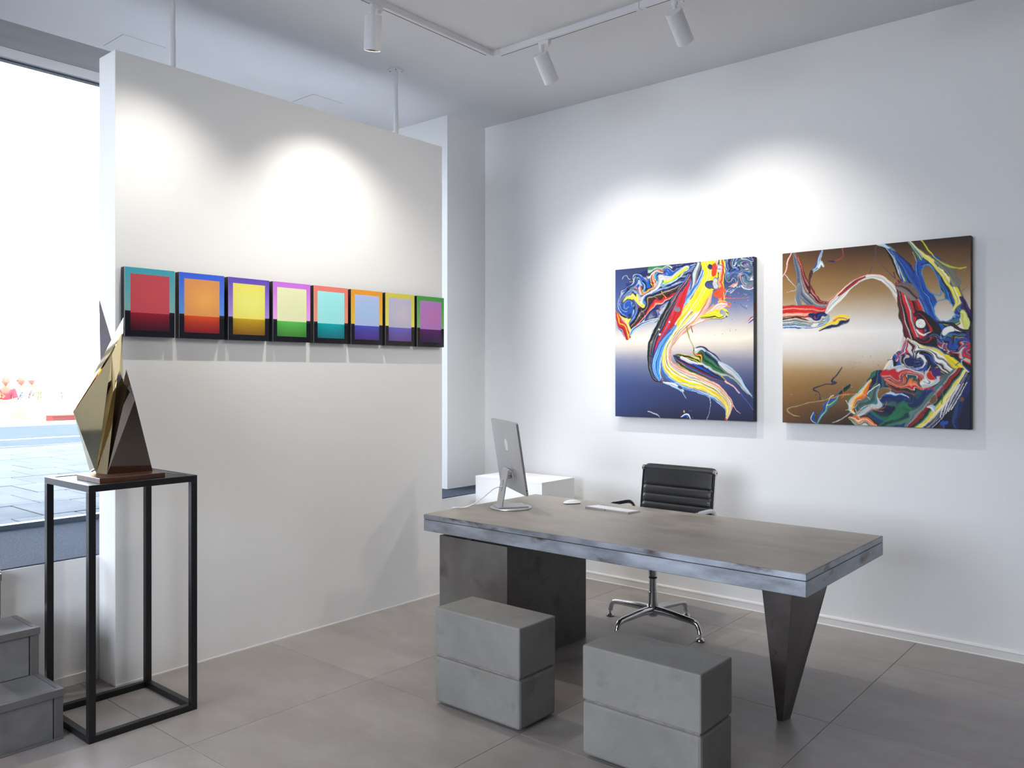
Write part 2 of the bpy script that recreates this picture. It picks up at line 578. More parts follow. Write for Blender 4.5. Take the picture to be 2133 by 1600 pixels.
struct('ground_verge', box(-20.8, -17.4, -40, 60, ZG - .6, ZG - .02), 'kerb')
rk = struct('trim_red_kerb', box(-17.75, -17.42, 6.55, 11.5, ZG - .02, ZG + .11), 'red_kerb', label='low red brick edging beside the street')
obj('brick_course', box(-17.76, -17.41, 6.55, 11.5, ZG + .11, ZG + .125, bev=.004), 'red_kerb', rk)
# sandstone planter bank
b = poly([(-18.3, -30, ZG - .02), (-20.2, -30, .92), (-20.8, -30, .92), (-20.8, -30, ZG - .02), (-18.3, 50, ZG - .02), (-20.2, 50, .92), (-20.8, 50, .92), (-20.8, 50, ZG - .02)],
         [(0, 1, 2, 3), (7, 6, 5, 4), (0, 4, 5, 1), (1, 5, 6, 2), (2, 6, 7, 3), (3, 7, 4, 0)])
struct('planter_bank', b, 'sand_wall', label='sunlit sandstone planter bank across the street')


def flower(x, y, z, s, petal, label):
    t = thing('flowering_plant', label, 'plant', (x, y, z), random.uniform(0, 6), 'flowers along the planter bank')
    b = bmesh.new()
    for k in range(26):
        a, r, h = random.uniform(0, 6.28), random.uniform(0, s), random.uniform(.03, s * 1.1)
        c = Vector((r * math.cos(a), r * math.sin(a), h))
        d = Vector((random.uniform(-1, 1), random.uniform(-1, 1), random.uniform(.2, 1))).normalized() * s * .35
        u, v = frame_of(d)
        vs = [b.verts.new(q) for q in (c, c + d * .5 + u * s * .12, c + d, c + d * .5 - u * s * .12)]
        b.faces.new(vs)
    obj('foliage', b, 'leaf', t)['kind'] = 'stuff'
    for k in range(5):
        a, r = random.uniform(0, 6.28), random.uniform(0, s * .8)
        obj('blossom', xform(lathe([(0.01, 0), (s * .13, s * .05), (s * .1, s * .1), (.01, s * .08)], 7), Matrix.Translation((r * math.cos(a), r * math.sin(a), random.uniform(.6, 1.1) * s))), petal, t)
    obj('stem_cluster', tube([(0, 0, -.01), (0.02, 0, s * .5), (0, .02, s * .8)], .012, 5), 'leaf', t)


fl = [(6.6, .14, 'petal_yellow', 'low yellow flowering plant behind the seated person in pink'),
      (7.4, .16, 'petal_yellow', 'yellow flowering plant below the person in sunglasses'),
      (7.9, .13, 'petal_pink', 'pink flowering plant right of the person in sunglasses'),
      (8.6, .14, 'petal_pink', 'low pink flowering plant in middle of the bank'),
      (9.3, .12, 'petal_yellow', 'small yellow flowering plant left of the brass sculpture'),
      (9.9, .24, 'petal_yellow', 'bushiest yellow flowering plant beside the brass sculpture')]
for y, s, pt, lb in fl:
    flower(-20.5, y, .92, s, pt, lb)


def seated_person(loc, rz, label, shirt, hair, glasses=False, lean=0.0):
    t = thing('person', label, 'person', loc, rz)
    V = [(0, 0, .50), (0, .01 + lean * .3, .66), (0, .02 + lean * .6, .84), (0, .03 + lean, 1.0), (0, .04 + lean, 1.09),
         (-.17, .02 + lean, .97), (-.24, .10 + lean, .73), (-.12, .32 + lean, .70), (-.07, .40 + lean, .71),
         (.17, .02 + lean, .97), (.24, .10 + lean, .73), (.12, .32 + lean, .70), (.07, .40 + lean, .71),
         (-.10, .05, .49), (-.12, .45, .48), (-.12, .44, .08), (-.12, .56, .04),
         (.10, .05, .49), (.12, .45, .48), (.12, .44, .08), (.12, .56, .04)]
    E = [(0, 1), (1, 2), (2, 3), (3, 4), (3, 5), (5, 6), (6, 7), (7, 8), (3, 9), (9, 10), (10, 11), (11, 12), (0, 13), (13, 14), (14, 15), (15, 16), (0, 17), (17, 18), (18, 19), (19, 20)]
    R = [.15, .14, .15, .10, .055, .065, .05, .04, .035, .065, .05, .04, .035, .09, .07, .05, .035, .09, .07, .05, .035]

    def skinned(name, idx, grow, m):
        mp = {v: i for i, v in enumerate(idx)}
        me = bpy.data.meshes.new(name)
        me.from_pydata([V[i] for i in idx], [(mp[a], mp[c]) for a, c in E if a in mp and c in mp], [])
        me.materials.append(M[m])
        o = link(name, me, t)
        o.modifiers.new('skin', 'SKIN').use_smooth_shade = True
        for i in idx:
            r = (R[i] + grow)
            me.skin_vertices[0].data[mp[i]].radius = (r, r * (.75 if i < 4 else 1))
        me.skin_vertices[0].data[0].use_root = True
        o.modifiers.new('sub', 'SUBSURF').levels = 1
        return o
    skinned('body', list(range(21)), 0, 'skin')
    skinned('shirt', [0, 1, 2, 3, 5, 6, 9, 10], .016, shirt)
    skinned('trousers', [0, 13, 14, 15, 17, 18, 19], .014, 'trousers')
    hb = bmesh.new()
    bmesh.ops.create_uvsphere(hb, u_segments=16, v_segments=12, radius=1)
    for v in hb.verts:
        c = v.co
        jaw = 1 - .22 * max(0, -c.z) ** 1.5
        v.co = Vector((c.x * .076 * jaw, c.y * .098 * jaw + (.012 if c.y > .9 and -.3 < c.z < .1 else 0), c.z * .125))
    hd = obj('head', xform(hb, Matrix.Translation((0, .06 + lean, 1.21))), 'skin', t, smooth=True)
    obj('nose', xform(lathe([(.004, 0), (.014, -.03), (.012, -.042), (.002, -.045)], 8), Matrix.Translation((0, .06 + lean + .100, 1.225))), 'skin', hd)
    obj('mouth', box(-.022, .022, .06 + lean + .083, .06 + lean + .091, 1.145, 1.152), 'shirt_pink', hd)
    for s in (-1, 1):
        obj('ear', xform(lathe([(.004, -.03), (.016, -.01), (.018, .01), (.004, .03)], 8), Matrix.Translation((s * .075, .055 + lean, 1.20))), 'skin', hd)
        if not glasses:
            obj('eye', xform(lathe([(.002, -.006), (.009, 0), (.002, .006)], 8), Matrix.Translation((s * .03, .06 + lean + .088, 1.22))), 'glasses', hd)
    if glasses:
        obj('sunglasses', box(-.072, .072, .06 + lean + .075, .06 + lean + .104, 1.208, 1.242, bev=.006), 'glasses', hd)
    hr = bmesh.new()
    bmesh.ops.create_uvsphere(hr, u_segments=16, v_segments=12, radius=1)
    for v in list(hr.verts):
        if v.co.z < -.25 or (v.co.y > .45 and v.co.z < .55):
            hr.verts.remove(v)
    for v in hr.verts:
        v.co = Vector((v.co.x * .084, v.co.y * .105 - .006, v.co.z * .133))
    obj('hair', xform(hr, Matrix.Translation((0, .06 + lean, 1.215))), hair, t, smooth=True)
    return t


def outdoor_seat(loc, rz, label):
    t = thing('outdoor_seat', label, 'seat', loc, rz)
    for k in range(4):
        obj('seat_slat', box(-.19, .19, -.20 + k * .105, -.11 + k * .105, .325, .345, bev=.004, seg=1), 'bench_wood', t)
    for sx in (-.17, .17):
        for sy in (-.17, .17):
            obj('leg', box(sx - .015, sx + .015, sy - .015, sy + .015, 0, .325), 'frame_dark', t)


for lat_px, dep, rz, lb, sh, ha, gl, ln, sl in ((12, 22.2, -1.9, 'person in a pink shirt leaning forward at far left outside', 'shirt_pink', 'hair_dark', False, .12, 'slatted seat under the person in pink'),
                                                (51, 23.4, 2.4, 'person in sunglasses and patterned shirt seated outside', 'shirt_print', 'hair_dark', True, .03, 'slatted seat under the person in sunglasses'),
                                                (73, 24.8, 2.2, 'grey-haired person in pale shirt beside the one in sunglasses', 'shirt_white', 'hair_grey', False, .05, 'slatted seat under the grey-haired person')):
    p = px_point(lat_px, 800, dep)
    seated_person((p.x, p.y, .10), rz, lb, sh, ha, gl, ln)
    outdoor_seat((p.x, p.y, .10), rz, sl)


# ================================================================== DESK
DX0, DX1, DY0, DY1, DZ = -3.303, -1.177, 3.155, 4.146, .728
desk = thing('desk', 'long heavy steel desk with thick two-layer top, slab pedestal and wedge leg', 'desk', ((DX0 + DX1) / 2, (DY0 + DY1) / 2, 0))
ox, oy = (DX0 + DX1) / 2, (DY0 + DY1) / 2


def L(x0, x1, y0, y1, z0, z1, **k):
    return box(x0 - ox, x1 - ox, y0 - oy, y1 - oy, z0, z1, **k)


top = obj('tabletop', L(DX0, DX1, DY0, DY1, .7005, DZ - .0015, bev=.0015), 'desk_edge', desk)
obj('top_sheet', L(DX0 + .003, DX1 - .003, DY0 + .003, DY1 - .003, DZ - .0016, DZ, bev=.0005, seg=1), 'desk_top', top)
obj('seam_core', L(DX0 + .006, DX1 - .006, DY0 + .006, DY1 - .006, .6975, .7007), 'seam', desk)
ap = obj('apron', L(DX0, DX1, DY0, DY1, .636, .698, bev=.0025), 'desk_edge', desk)
ped = obj('pedestal', L(-3.190, -2.706, 3.166, 3.862, 0, .624, bev=.002), 'pedestal', desk)
obj('shim', L(-2.99, -2.955, 3.17, 3.25, .624, .637), 'seam', desk)
obj('shim', L(-2.99, -2.955, 3.75, 3.83, .624, .637), 'seam', desk)
lt = [(-1.420, 3.462), (-1.394, 3.462), (-1.384, 3.528), (-1.412, 3.528)]
lu = [(-1.392, 3.235), (-1.262, 3.235), (-1.262, 3.690), (-1.392, 3.690)]
b = poly([(x - ox, y - oy, 0.0) for x, y in lt] + [(x - ox, y - oy, .637) for x, y in lu],
         [(3, 2, 1, 0), (4, 5, 6, 7), (0, 1, 5, 4), (1, 2, 6, 5), (2, 3, 7, 6), (3, 0, 4, 7)])
bmesh.ops.bevel(b, geom=list(b.edges), offset=.0015, segments=1, affect='EDGES')
obj('wedge_leg', b, 'leg_steel', desk)


# ================================================================== CONCRETE STOOLS
def stool(x0, x1, y0, y1, label):
    cx, cy = (x0 + x1) / 2, (y0 + y1) / 2
    w, d = (x1 - x0) / 2, (y1 - y0) / 2
    t = thing('concrete_stool', label, 'stool', (cx, cy, 0), 0, 'concrete block stools before the desk')
    obj('foot', box(-w + .04, w - .03, -d + .03, d - .03, 0, .014), 'black_rubber', t)
    obj('lower_block', box(-w, w, -d, d, .013, .222, bev=.012, seg=2), 'concrete', t)
    obj('joint', box(-w + .010, w - .010, -d + .010, d - .010, .219, .233), 'concrete_edge', t)
    obj('upper_block', box(-w, w, -d, d, .2285, .440, bev=.0065, seg=2), 'concrete', t)


stool(-2.681, -2.180, 2.630, 2.880, 'two-tier concrete block stool before the slab pedestal')
stool(-1.866, -1.356, 2.638, 2.888, 'two-tier concrete block stool nearest the wedge leg, cut by photo bottom')

# ================================================================== WHITE BOX PLINTH
t = thing('display_plinth', 'low white display box in the corner behind the desk', 'plinth', (-3.815, 4.66, 0))
obj('carcass', box(-.311, .312, -.19, .19, .012, .738), 'wall', t)
obj('top_panel', box(-.312, .313, -.191, .191, .738, .751, bev=.001), 'wall', t)
obj('recessed_base', box(-.29, .29, -.17, .17, 0, .012), 'black_rubber', t)

# ================================================================== SCULPTURE STAND
sx0, sx1, sy0, sy1, sz, tw = -3.905, -3.452, 1.434, 1.902, 1.049, .028
stand = thing('sculpture_stand', 'tall open black steel frame stand below the brass sculpture', 'stand', ((sx0 + sx1) / 2, (sy0 + sy1) / 2, 0))
hx, hy = (sx1 - sx0) / 2, (sy1 - sy0) / 2
for a in (-1, 1):
    for c in (-1, 1):
        xa, ya = (a * hx - (tw if a > 0 else 0)), (c * hy - (tw if c > 0 else 0))
        obj('leg', box(xa, xa + tw, ya, ya + tw, tw, sz - tw, bev=.0012), 'black_powder', stand)
for z0 in (0, sz - tw):
    for a in (-1, 1):
        ya = a * hy - (tw if a > 0 else 0)
        obj('rail', box(-hx, hx, ya, ya + tw, z0, z0 + tw, bev=.0012), 'black_powder', stand)
        xa = a * hx - (tw if a > 0 else 0)
        obj('rail', box(xa, xa + tw, -hy + tw, hy - tw, z0, z0 + tw, bev=.0012), 'black_powder', stand)
obj('top_plate', box(-hx + tw, hx - tw, -hy + tw, hy - tw, sz - .012, sz - .003), 'black_powder', stand)

# ================================================================== SCULPTURE
sc0 = Vector((-3.615, 1.638, sz))
sculpt = thing('metal_sculpture', 'polished brass sculpture of folded pointed blades on a walnut base', 'sculpture', sc0)
obj('wood_base', box(-.114, .114, -.140, .140, -.0026, .019, bev=.0015), 'walnut', sculpt)
ZT = sz + .019


def sp(u, v, d):
    return px_point(u, v, d) - sc0


def gp(u, v):
    d = F_PX * (1.5 - ZT) / (v - HORIZON)
    p = px_point(u, v, d) - sc0
    return p


Lc, Kc, T1a = sp(153, 860, 3.60), sp(233, 738, 3.545), sp(254, 692, 3.60)
Bc, LBc, Ec, Gc = gp(200, 986), gp(187, 981.5), gp(223, 988), gp(318, 981)
Nc, T2, Rc = sp(257, 796, 3.63), sp(263, 769, 3.65), sp(281, 833, 3.60)
T1, Vc, P1, T0 = sp(257, 662, 3.70), sp(232, 709, 3.72), sp(208, 756, 3.74), sp(206, 621, 3.80)
Mc = sp(247, 761, 3.60)
Q1 = gp(262, 979.0)
bkL = sp(182, 862, 3.70)


def solid(name, pts, faces, m):
    b = poly(pts, faces)
    bmesh.ops.remove_doubles(b, verts=b.verts, dist=1e-5)
    return obj(name, b, m, sculpt)


# main folded blade: kite, narrow left facet, dark right facet and back
solid('kite_blade', [Lc, Kc, Bc, LBc, T1a, Mc, Nc, Ec, Q1],
      [(0, 2, 1), (0, 3, 2), (1, 2, 7, 6, 5), (1, 5, 4), (4, 5, 6, 8), (6, 7, 8), (0, 1, 4, 8), (0, 8, 3), (3, 8, 7, 2)], 'brass')
# right-hand pyramid
Q2 = gp(300, 976.5)
solid('pyramid_blade', [T2, Nc, Ec, Rc, Gc, Q2], [(0, 1, 2, 3), (3, 2, 4), (0, 3, 4, 5), (0, 5, 2, 1), (2, 5, 4)], 'bronze')
# rear blades
Q3 = gp(246, 974.5)
Q4 = gp(225, 976)
solid('rear_blade', [T1, Vc, P1, Q4, Q3, sp(152, 858, 3.66), sp(256, 694, 3.665)], [(0, 1, 2, 5, 6), (0, 6, 4), (6, 5, 3, 4), (0, 4, 1), (1, 4, 3, 2), (2, 3, 5)], 'brass')
Q5 = gp(236, 973)
Q6 = gp(214, 974.5)
solid('tall_spike', [T0, sp(233, 712, 3.79), sp(210, 770, 3.78), Q5, Q6, sp(222, 800, 3.86)], [(0, 1, 3, 4, 2), (0, 2, 5), (0, 5, 1), (1, 5, 3), (3, 5, 4), (4, 5, 2)], 'dark_reflection')

# ================================================================== COLOUR PANELS
def s2l(a):
    a = np.asarray(a, dtype=np.float64) / 255.0
    return np.where(a <= 0.04045, a / 12.92, ((a + 0.055) / 1.055) ** 2.4)


def grid_mesh(name, P, C, m, parent, smooth=False):
    """P (n,m,3) points, C (n,m,3) linear colours"""
    n, k = P.shape[:2]
    me = bpy.data.meshes.new(name)
    me.vertices.add(n * k)
    me.vertices.foreach_set('co', P.reshape(-1).astype(np.float32))
    idx = np.arange(n * k).reshape(n, k)
    q = np.stack([idx[:-1, :-1], idx[1:, :-1], idx[1:, 1:], idx[:-1, 1:]], -1).reshape(-1, 4)
    me.loops.add(q.size)
    me.loops.foreach_set('vertex_index', q.reshape(-1).astype(np.int32))
    me.polygons.add(len(q))
    me.polygons.foreach_set('loop_start', (np.arange(len(q)) * 4).astype(np.int32))
    me.polygons.foreach_set('loop_total', np.full(len(q), 4, dtype=np.int32))
    if smooth:
        me.polygons.foreach_set('use_smooth', np.ones(len(q), dtype=bool))
    ca = me.color_attributes.new('Col', 'FLOAT_COLOR', 'POINT')
    c4 = np.ones((n * k, 4), dtype=np.float32)
    c4[:, :3] = C.reshape(-1, 3)
    ca.data.foreach_set('color', c4.reshape(-1))
    me.update()
    me.validate()
    me.materials.append(M[m])
    return link(name, me, parent)


PAN = [((62, 150, 168), (118, 165, 158), (182, 72, 82), (188, 74, 80), (150, 30, 46), (62, 20, 36), 'turquoise border and red centre, leftmost of the row'),
       ((56, 92, 205), (88, 138, 205), (208, 140, 82), (222, 160, 82), (214, 78, 34), (128, 26, 40), 'blue border and orange centre'),
       ((92, 72, 172), (160, 134, 205), (222, 210, 100), (236, 226, 122), (196, 160, 30), (128, 90, 22), 'violet border and yellow centre'),
       ((188, 108, 210), (226, 160, 226), (218, 238, 178), (214, 232, 172), (92, 196, 84), (66, 130, 58), 'pink-lilac border and pale green centre'),
       ((250, 118, 104), (255, 146, 122), (152, 228, 230), (148, 226, 218), (0, 170, 180), (24, 112, 124), 'salmon border and aqua centre'),
       ((250, 144, 34), (255, 184, 52), (166, 182, 226), (154, 188, 216), (72, 84, 190), (78, 52, 132), 'orange border and pale blue centre'),
       ((198, 190, 76), (222, 214, 96), (176, 174, 196), (190, 184, 194), (106, 104, 198), (102, 76, 140), 'mustard yellow border and grey-lilac centre'),
       ((66, 150, 64), (122, 172, 112), (172, 120, 186), (186, 118, 172), (92, 42, 104), (46, 30, 68), 'green border and mauve centre, rightmost of the row')]
PW, PH, PT = .2485, .334, .040
for k, (o1, o2, i1, i2, l1, l2, desc) in enumerate(PAN):
    y0 = 1.8090 + k * .2728
    t = thing('colour_panel', 'backlit-looking glossy art panel with ' + desc, 'art panel', (XP, y0 + PW / 2, 1.684), 0, 'row of eight colour field panels on the partition')
    obj('case', box(0, PT - .005, -PW / 2, PW / 2, 0, PH), 'black_case', t)
    obj('acrylic_sheet', box(PT - .005, PT - .0006, -PW / 2, PW / 2, 0, PH), 'acrylic_edge' if k == 0 else 'black_case', t)
    obj('acrylic_edge', box(PT - .0015, PT - .0003, -PW / 2 - .0004, -PW / 2 + .0012, 0.0, PH), 'acrylic_edge', t)
    # picture: non-uniform grid whose lines fall on the colour borders
    mU, mB, mT, sp_i, sp_o = .027 / PW, .030 / PH, .030 / PH, .116 / PH, .124 / PH
    e = 1e-4

    def lines(brk, n):
        out = []
        brk = [0] + brk + [1]
        for a, c in zip(brk, brk[1:]):
            out += list(np.linspace(a + (e if a > 0 else 0), c - (e if c < 1 else 0), n))
        return np.array(out)
    U = lines([mU, 1 - mU], 9)
    V = lines([mB, sp_i, sp_o, 1 - mT], 9)
    vv, uu = np.meshgrid(V, U, indexing='ij')
    inner = (uu > mU) & (uu < 1 - mU) & (vv > mB) & (vv < 1 - mT)
    up = np.where(inner, vv > sp_i, vv > sp_o)
    fo = np.clip((vv - sp_o) / (1 - sp_o), 0, 1)[..., None]
    fi = np.clip((vv - sp_i) / (1 - mT - sp_i), 0, 1)[..., None]
    fl_ = np.clip((vv - mB) / (sp_i - mB), 0, 1)[..., None]
    side = (np.abs(uu - .5) * 2)[..., None]
    C = np.zeros(vv.shape + (3,))
    co = np.array(o1) * fo + np.array(o2) * (1 - fo)
    rad = np.clip(1 - np.hypot((uu - .55) * 2, (fi[..., 0] - .45) * 2), 0, 1)[..., None]
    ci = np.array(i1) * (1 - rad) + np.array(i2) * rad
    cl = (np.array(l1) * fl_ + np.array(l2) * (1 - fl_)) * (1 - .18 * side ** 3)
    dk = np.array((16, 17, 28)) + (np.array(l1) * .16) * np.clip((vv - sp_o + .06) / .06, 0, 1)[..., None]
    C = np.where(inner[..., None], np.where(up[..., None], ci, cl), np.where(up[..., None], co, dk))
    Pt = np.stack([np.full(vv.shape, PT), (uu - .5) * PW, vv * PH], -1)
    grid_mesh('picture', Pt, np.clip(s2l(C) * np.where(up[..., None], 1.3, 1.15), 0, .93), 'print', t)


# ================================================================== POURED PAINTINGS (raster painted into dense relief meshes)
class Canvas:
    def __init__(self, corners, N, seed):
        # corners: TL,TR,BR,BL of the picture in sketch coordinates; homography sketch -> unit square
        self.N = N
        self.rng = np.random.default_rng(seed)
        src = np.array(corners, float)
        dst = np.array([(0, 0), (1, 0), (1, 1), (0, 1)], float)
        A = []
        for (x, y), (u, v) in zip(src, dst):
            A.append([x, y, 1, 0, 0, 0, -u * x, -u * y, -u])
            A.append([0, 0, 0, x, y, 1, -v * x, -v * y, -v])
        self.H = np.linalg.svd(np.array(A))[2][-1].reshape(3, 3)
        self.sc = 1.0 / np.linalg.norm(src[1] - src[0])
        g = np.linspace(0, 1, N)
        self.v, self.u = np.meshgrid(g, g, indexing='ij')
        self.img = np.zeros((N, N, 3))
        self.h = np.zeros((N, N))
        self.tab = self.rng.random((64, 64))

    def uv(self, p):
        q = self.H @ np.array([p[0], p[1], 1.0])
        return q[:2] / q[2]

    def vn(self, x, y):
        xi, yi = np.floor(x).astype(int), np.floor(y).astype(int)
        fx, fy = x - xi, y - yi
        fx, fy = fx * fx * (3 - 2 * fx), fy * fy * (3 - 2 * fy)
        T = self.tab
        a, b = T[xi % 64, yi % 64], T[(xi + 1) % 64, yi % 64]
        c, d = T[xi % 64, (yi + 1) % 64], T[(xi + 1) % 64, (yi + 1) % 64]
        return (a * (1 - fx) + b * fx) * (1 - fy) + (c * (1 - fx) + d * fx) * fy - .5

    def fbm(self, x, y):
        return self.vn(x, y) + .5 * self.vn(x * 2.1 + 9, y * 2.1 + 3) + .25 * self.vn(x * 4.3 + 1, y * 4.3 + 7)

    def background(self, stops, left=None):
        ys = np.array([self.uv((70, s[0]))[1] for s in stops])
        cs = np.array([s[1] for s in stops], float)
        for k in range(3):
            self.img[..., k] = np.interp(self.v, ys, cs[:, k])
        if left is not None:
            m = (np.clip(1 - self.u / .45, 0, 1) ** 1.5)[..., None] * left[1]
            dark = (1 - np.clip(self.img.mean(-1) / 235, 0, 1))[..., None]
            self.img = self.img * (1 - m * dark) + np.array(left[0]) * m * dark

    def spline(self, pts, n=14):
        P = np.array([list(self.uv(p)) + [p[2] * self.sc if len(p) > 2 else 0] for p in pts])
        P = np.vstack([2 * P[0] - P[1], P, 2 * P[-1] - P[-2]])
        out = []
        for i in range(1, len(P) - 2):
            t = (np.arange(n) / n)[:, None]
            a, b, c, d = P[i - 1], P[i], P[i + 1], P[i + 2]
            out.append(.5 * ((2 * b) + (c - a) * t + (2 * a - 5 * b + 4 * c - d) * t ** 2 + (3 * b - a - 3 * c + d) * t ** 3))
        out.append(P[-2][None])
        P = np.vstack(out)
        P[:, 2] = np.maximum(P[:, 2], .0012)
        return P

    def ribbon(self, pts, pal, warp=.25, freq=3.0, edge=.12, alpha=1.0, lines=0.0, closed=False, swirl=0.0, h=1.0):
        if closed:
            pts = list(pts) + [pts[0]]
        S = self.spline(pts)
        wmax = S[:, 2].max() * 1.4 + .01
        u0, u1, v0, v1 = S[:, 0].min() - wmax, S[:, 0].max() + wmax, S[:, 1].min() - wmax, S[:, 1].max() + wmax
        N = self.N
        i0, i1 = max(0, int(v0 * N)), min(N, int(v1 * N) + 2)
        j0, j1 = max(0, int(u0 * N)), min(N, int(u1 * N) + 2)
        if i1 <= i0 or j1 <= j0:
            return
        u, v = self.u[i0:i1, j0:j1], self.v[i0:i1, j0:j1]
        off = self.rng.random() * 40
        uw = u + swirl * self.fbm(u * 7 + off, v * 7)
        vw = v + swirl * self.fbm(u * 7 + 17, v * 7 + off)
        best = np.full(u.shape, 9e9)
        s = np.zeros(u.shape)
        tt = np.zeros(u.shape)
        L = np.concatenate([[0], np.cumsum(np.hypot(*np.diff(S[:, :2], axis=0).T))])
        for k in range(len(S) - 1):
            ax, ay, aw = S[k]
            dx, dy, dw = S[k + 1] - S[k]
            l2 = dx * dx + dy * dy + 1e-12
            f = np.clip(((uw - ax) * dx + (vw - ay) * dy) / l2, 0, 1)
            ex, ey = uw - ax - f * dx, vw - ay - f * dy
            w = aw + f * dw
            d = np.hypot(ex, ey) / w
            b = d < best
            best = np.where(b, d, best)
            s = np.where(b, (dx * ey - dy * ex) / (np.sqrt(l2) * w), s)
            tt = np.where(b, L[k] + f * np.sqrt(l2), tt)
        ed = 1 + edge * 2 * self.fbm(tt * 22 + off, np.sign(s) * 3 + off)
        m = np.clip((ed - best) / .06 + .5, 0, 1) * alpha
        x = (s + 1) / 2 + warp * self.fbm(tt * freq + off, s * 1.2 + off) + .05 * self.vn(tt * freq * 7, s * 6 + off)
        cols = np.array([c for c, w in pal], float)
        ws = np.cumsum([w for c, w in pal])
        ws = ws / ws[-1]
        x = x + .02 * self.vn(tt * 30 + off, s * 9)

        def look(q):
            q = (q + 8) % 2
            q = np.where(q > 1, 2 - q, q)
            return cols[np.clip(np.searchsorted(ws, q), 0, len(cols) - 1)]
        soft = .010 + .05 * np.clip(self.fbm(tt * 5 + 3, s * 2 + off) + .1, 0, 1)
        C = look(x) * .4 + look(x - soft) * .3 + look(x + soft) * .3
        C = C * (1 + .22 * self.fbm(tt * 14 + off, s * 5))[..., None]
        if lines:
            q9 = x * 13 + 1.5 * self.fbm(tt * 4, s * 2 + off)
            ln = np.clip(1 - np.abs((q9 % 1) - .5) * 11, 0, 1) * np.clip(.5 + 2.5 * self.vn(tt * 6 + off, np.floor(q9) * 1.7), 0, 1)
            pick = (self.vn(np.floor(q9) * 3.7 + off, np.full_like(q9, off)) > -.05)[..., None]
            C = C * (1 - (lines * ln)[..., None]) + np.where(pick, np.array((238, 236, 228)), np.array((20, 20, 26))) * (lines * ln)[..., None]
        a = m[..., None]
        self.img[i0:i1, j0:j1] = self.img[i0:i1, j0:j1] * (1 - a) + C * a
        self.h[i0:i1, j0:j1] = np.maximum(self.h[i0:i1, j0:j1] * (1 - m), m * h * (.7 + .3 * self.fbm(tt * 10, s * 4)))

    def line(self, pts, col, w=3.0, alpha=1.0):
        self.ribbon([(p[0], p[1], w * (.6 + .7 * self.rng.random())) for p in pts], [(col, 1)], edge=.5, alpha=alpha, h=.5)

    def blob(self, x, y, rx, ry, col, ang=0.0, edge=.25, alpha=1.0, ring=None):
        c = self.uv((x, y))
        off = self.rng.random() * 40
        w = self.win(c, max(rx, ry))
        img = self.img[w]
        du, dv = (self.u[w] - c[0]) / self.sc, (self.v[w] - c[1]) / self.sc
        ca, sa = math.cos(ang), math.sin(ang)
        a, b = (du * ca + dv * sa) / rx, (-du * sa + dv * ca) / ry
        d = np.hypot(a, b) + edge * self.fbm(a * 1.3 + off, b * 1.3 + off)
        if ring:
            m = np.clip((1.22 - d) / .08 + .5, 0, 1)[..., None] * alpha
            img = img * (1 - m) + np.array(ring) * m
        m = np.clip((1 - d) / .08 + .5, 0, 1)[..., None] * alpha
        self.img[w] = img * (1 - m) + np.array(col) * (1 + .15 * self.fbm(a * 3 + off, b * 3))[..., None] * m

    def win(self, c, r):
        k = r * self.sc * 1.9 + .01
        f = lambda q: int(min(max(q * self.N, 0), self.N))
        return (slice(f(c[1] - k), f(c[1] + k) + 1), slice(f(c[0] - k), f(c[0] + k) + 1))

    def finish(self):
        N = self.N
        k = 1.0 + 0 * self.u
        du = .010 * self.fbm(self.u * 8 + 2, self.v * 8) + .004 * self.fbm(self.u * 30, self.v * 30 + 5)
        dv = .010 * self.fbm(self.u * 8 + 31, self.v * 8 + 9) + .004 * self.fbm(self.u * 30 + 13, self.v * 30)
        x, y = np.clip((self.u + du) * (N - 1), 0, N - 1.001), np.clip((self.v + dv) * (N - 1), 0, N - 1.001)
        xi, yi = x.astype(int), y.astype(int)
        fx, fy = (x - xi)[..., None], (y - yi)[..., None]
        I = np.concatenate([self.img, self.h[..., None]], -1)
        I = (I[yi, xi] * (1 - fx) + I[yi, xi + 1] * fx) * (1 - fy) + (I[yi + 1, xi] * (1 - fx) + I[yi + 1, xi + 1] * fx) * fy
        self.img, self.h = I[..., :3], I[..., 3]

    def swirl(self, x, y, r, ang, pull=0.0):
        c = self.uv((x, y))
        R = r * self.sc
        w = self.win(c, r)
        du, dv = self.u[w] - c[0], self.v[w] - c[1]
        f = np.clip(1 - np.hypot(du, dv) / R, 0, 1)
        f = f * f * (3 - 2 * f)
        a = ang * f
        k = 1 + pull * f
        uu = c[0] + (du * np.cos(a) - dv * np.sin(a)) * k
        vv = c[1] + (du * np.sin(a) + dv * np.cos(a)) * k
        N = self.N
        X, Y = np.clip(uu * (N - 1), 0, N - 1.001), np.clip(vv * (N - 1), 0, N - 1.001)
        xi, yi = X.astype(int), Y.astype(int)
        fx, fy = (X - xi)[..., None], (Y - yi)[..., None]
        I = np.concatenate([self.img, self.h[..., None]], -1)
        I = (I[yi, xi] * (1 - fx) + I[yi, xi + 1] * fx) * (1 - fy) + (I[yi + 1, xi] * (1 - fx) + I[yi + 1, xi + 1] * fx) * fy
        self.img[w], self.h[w] = I[..., :3], I[..., 3]

    def web(self, n, box_, cols, length=90, w=(1.5, 5)):
        for k in range(n):
            x, y = self.rng.uniform(box_[0], box_[2]), self.rng.uniform(box_[1], box_[3])
            a = self.rng.uniform(0, 6.28)
            pts = [(x, y)]
            for j in range(3):
                a += self.rng.uniform(-.9, .9)
                l = length * self.rng.uniform(.15, .5)
                pts.append((pts[-1][0] + l * math.cos(a), pts[-1][1] + l * math.sin(a)))
            self.line(pts, cols[self.rng.integers(len(cols))], self.rng.uniform(*w))

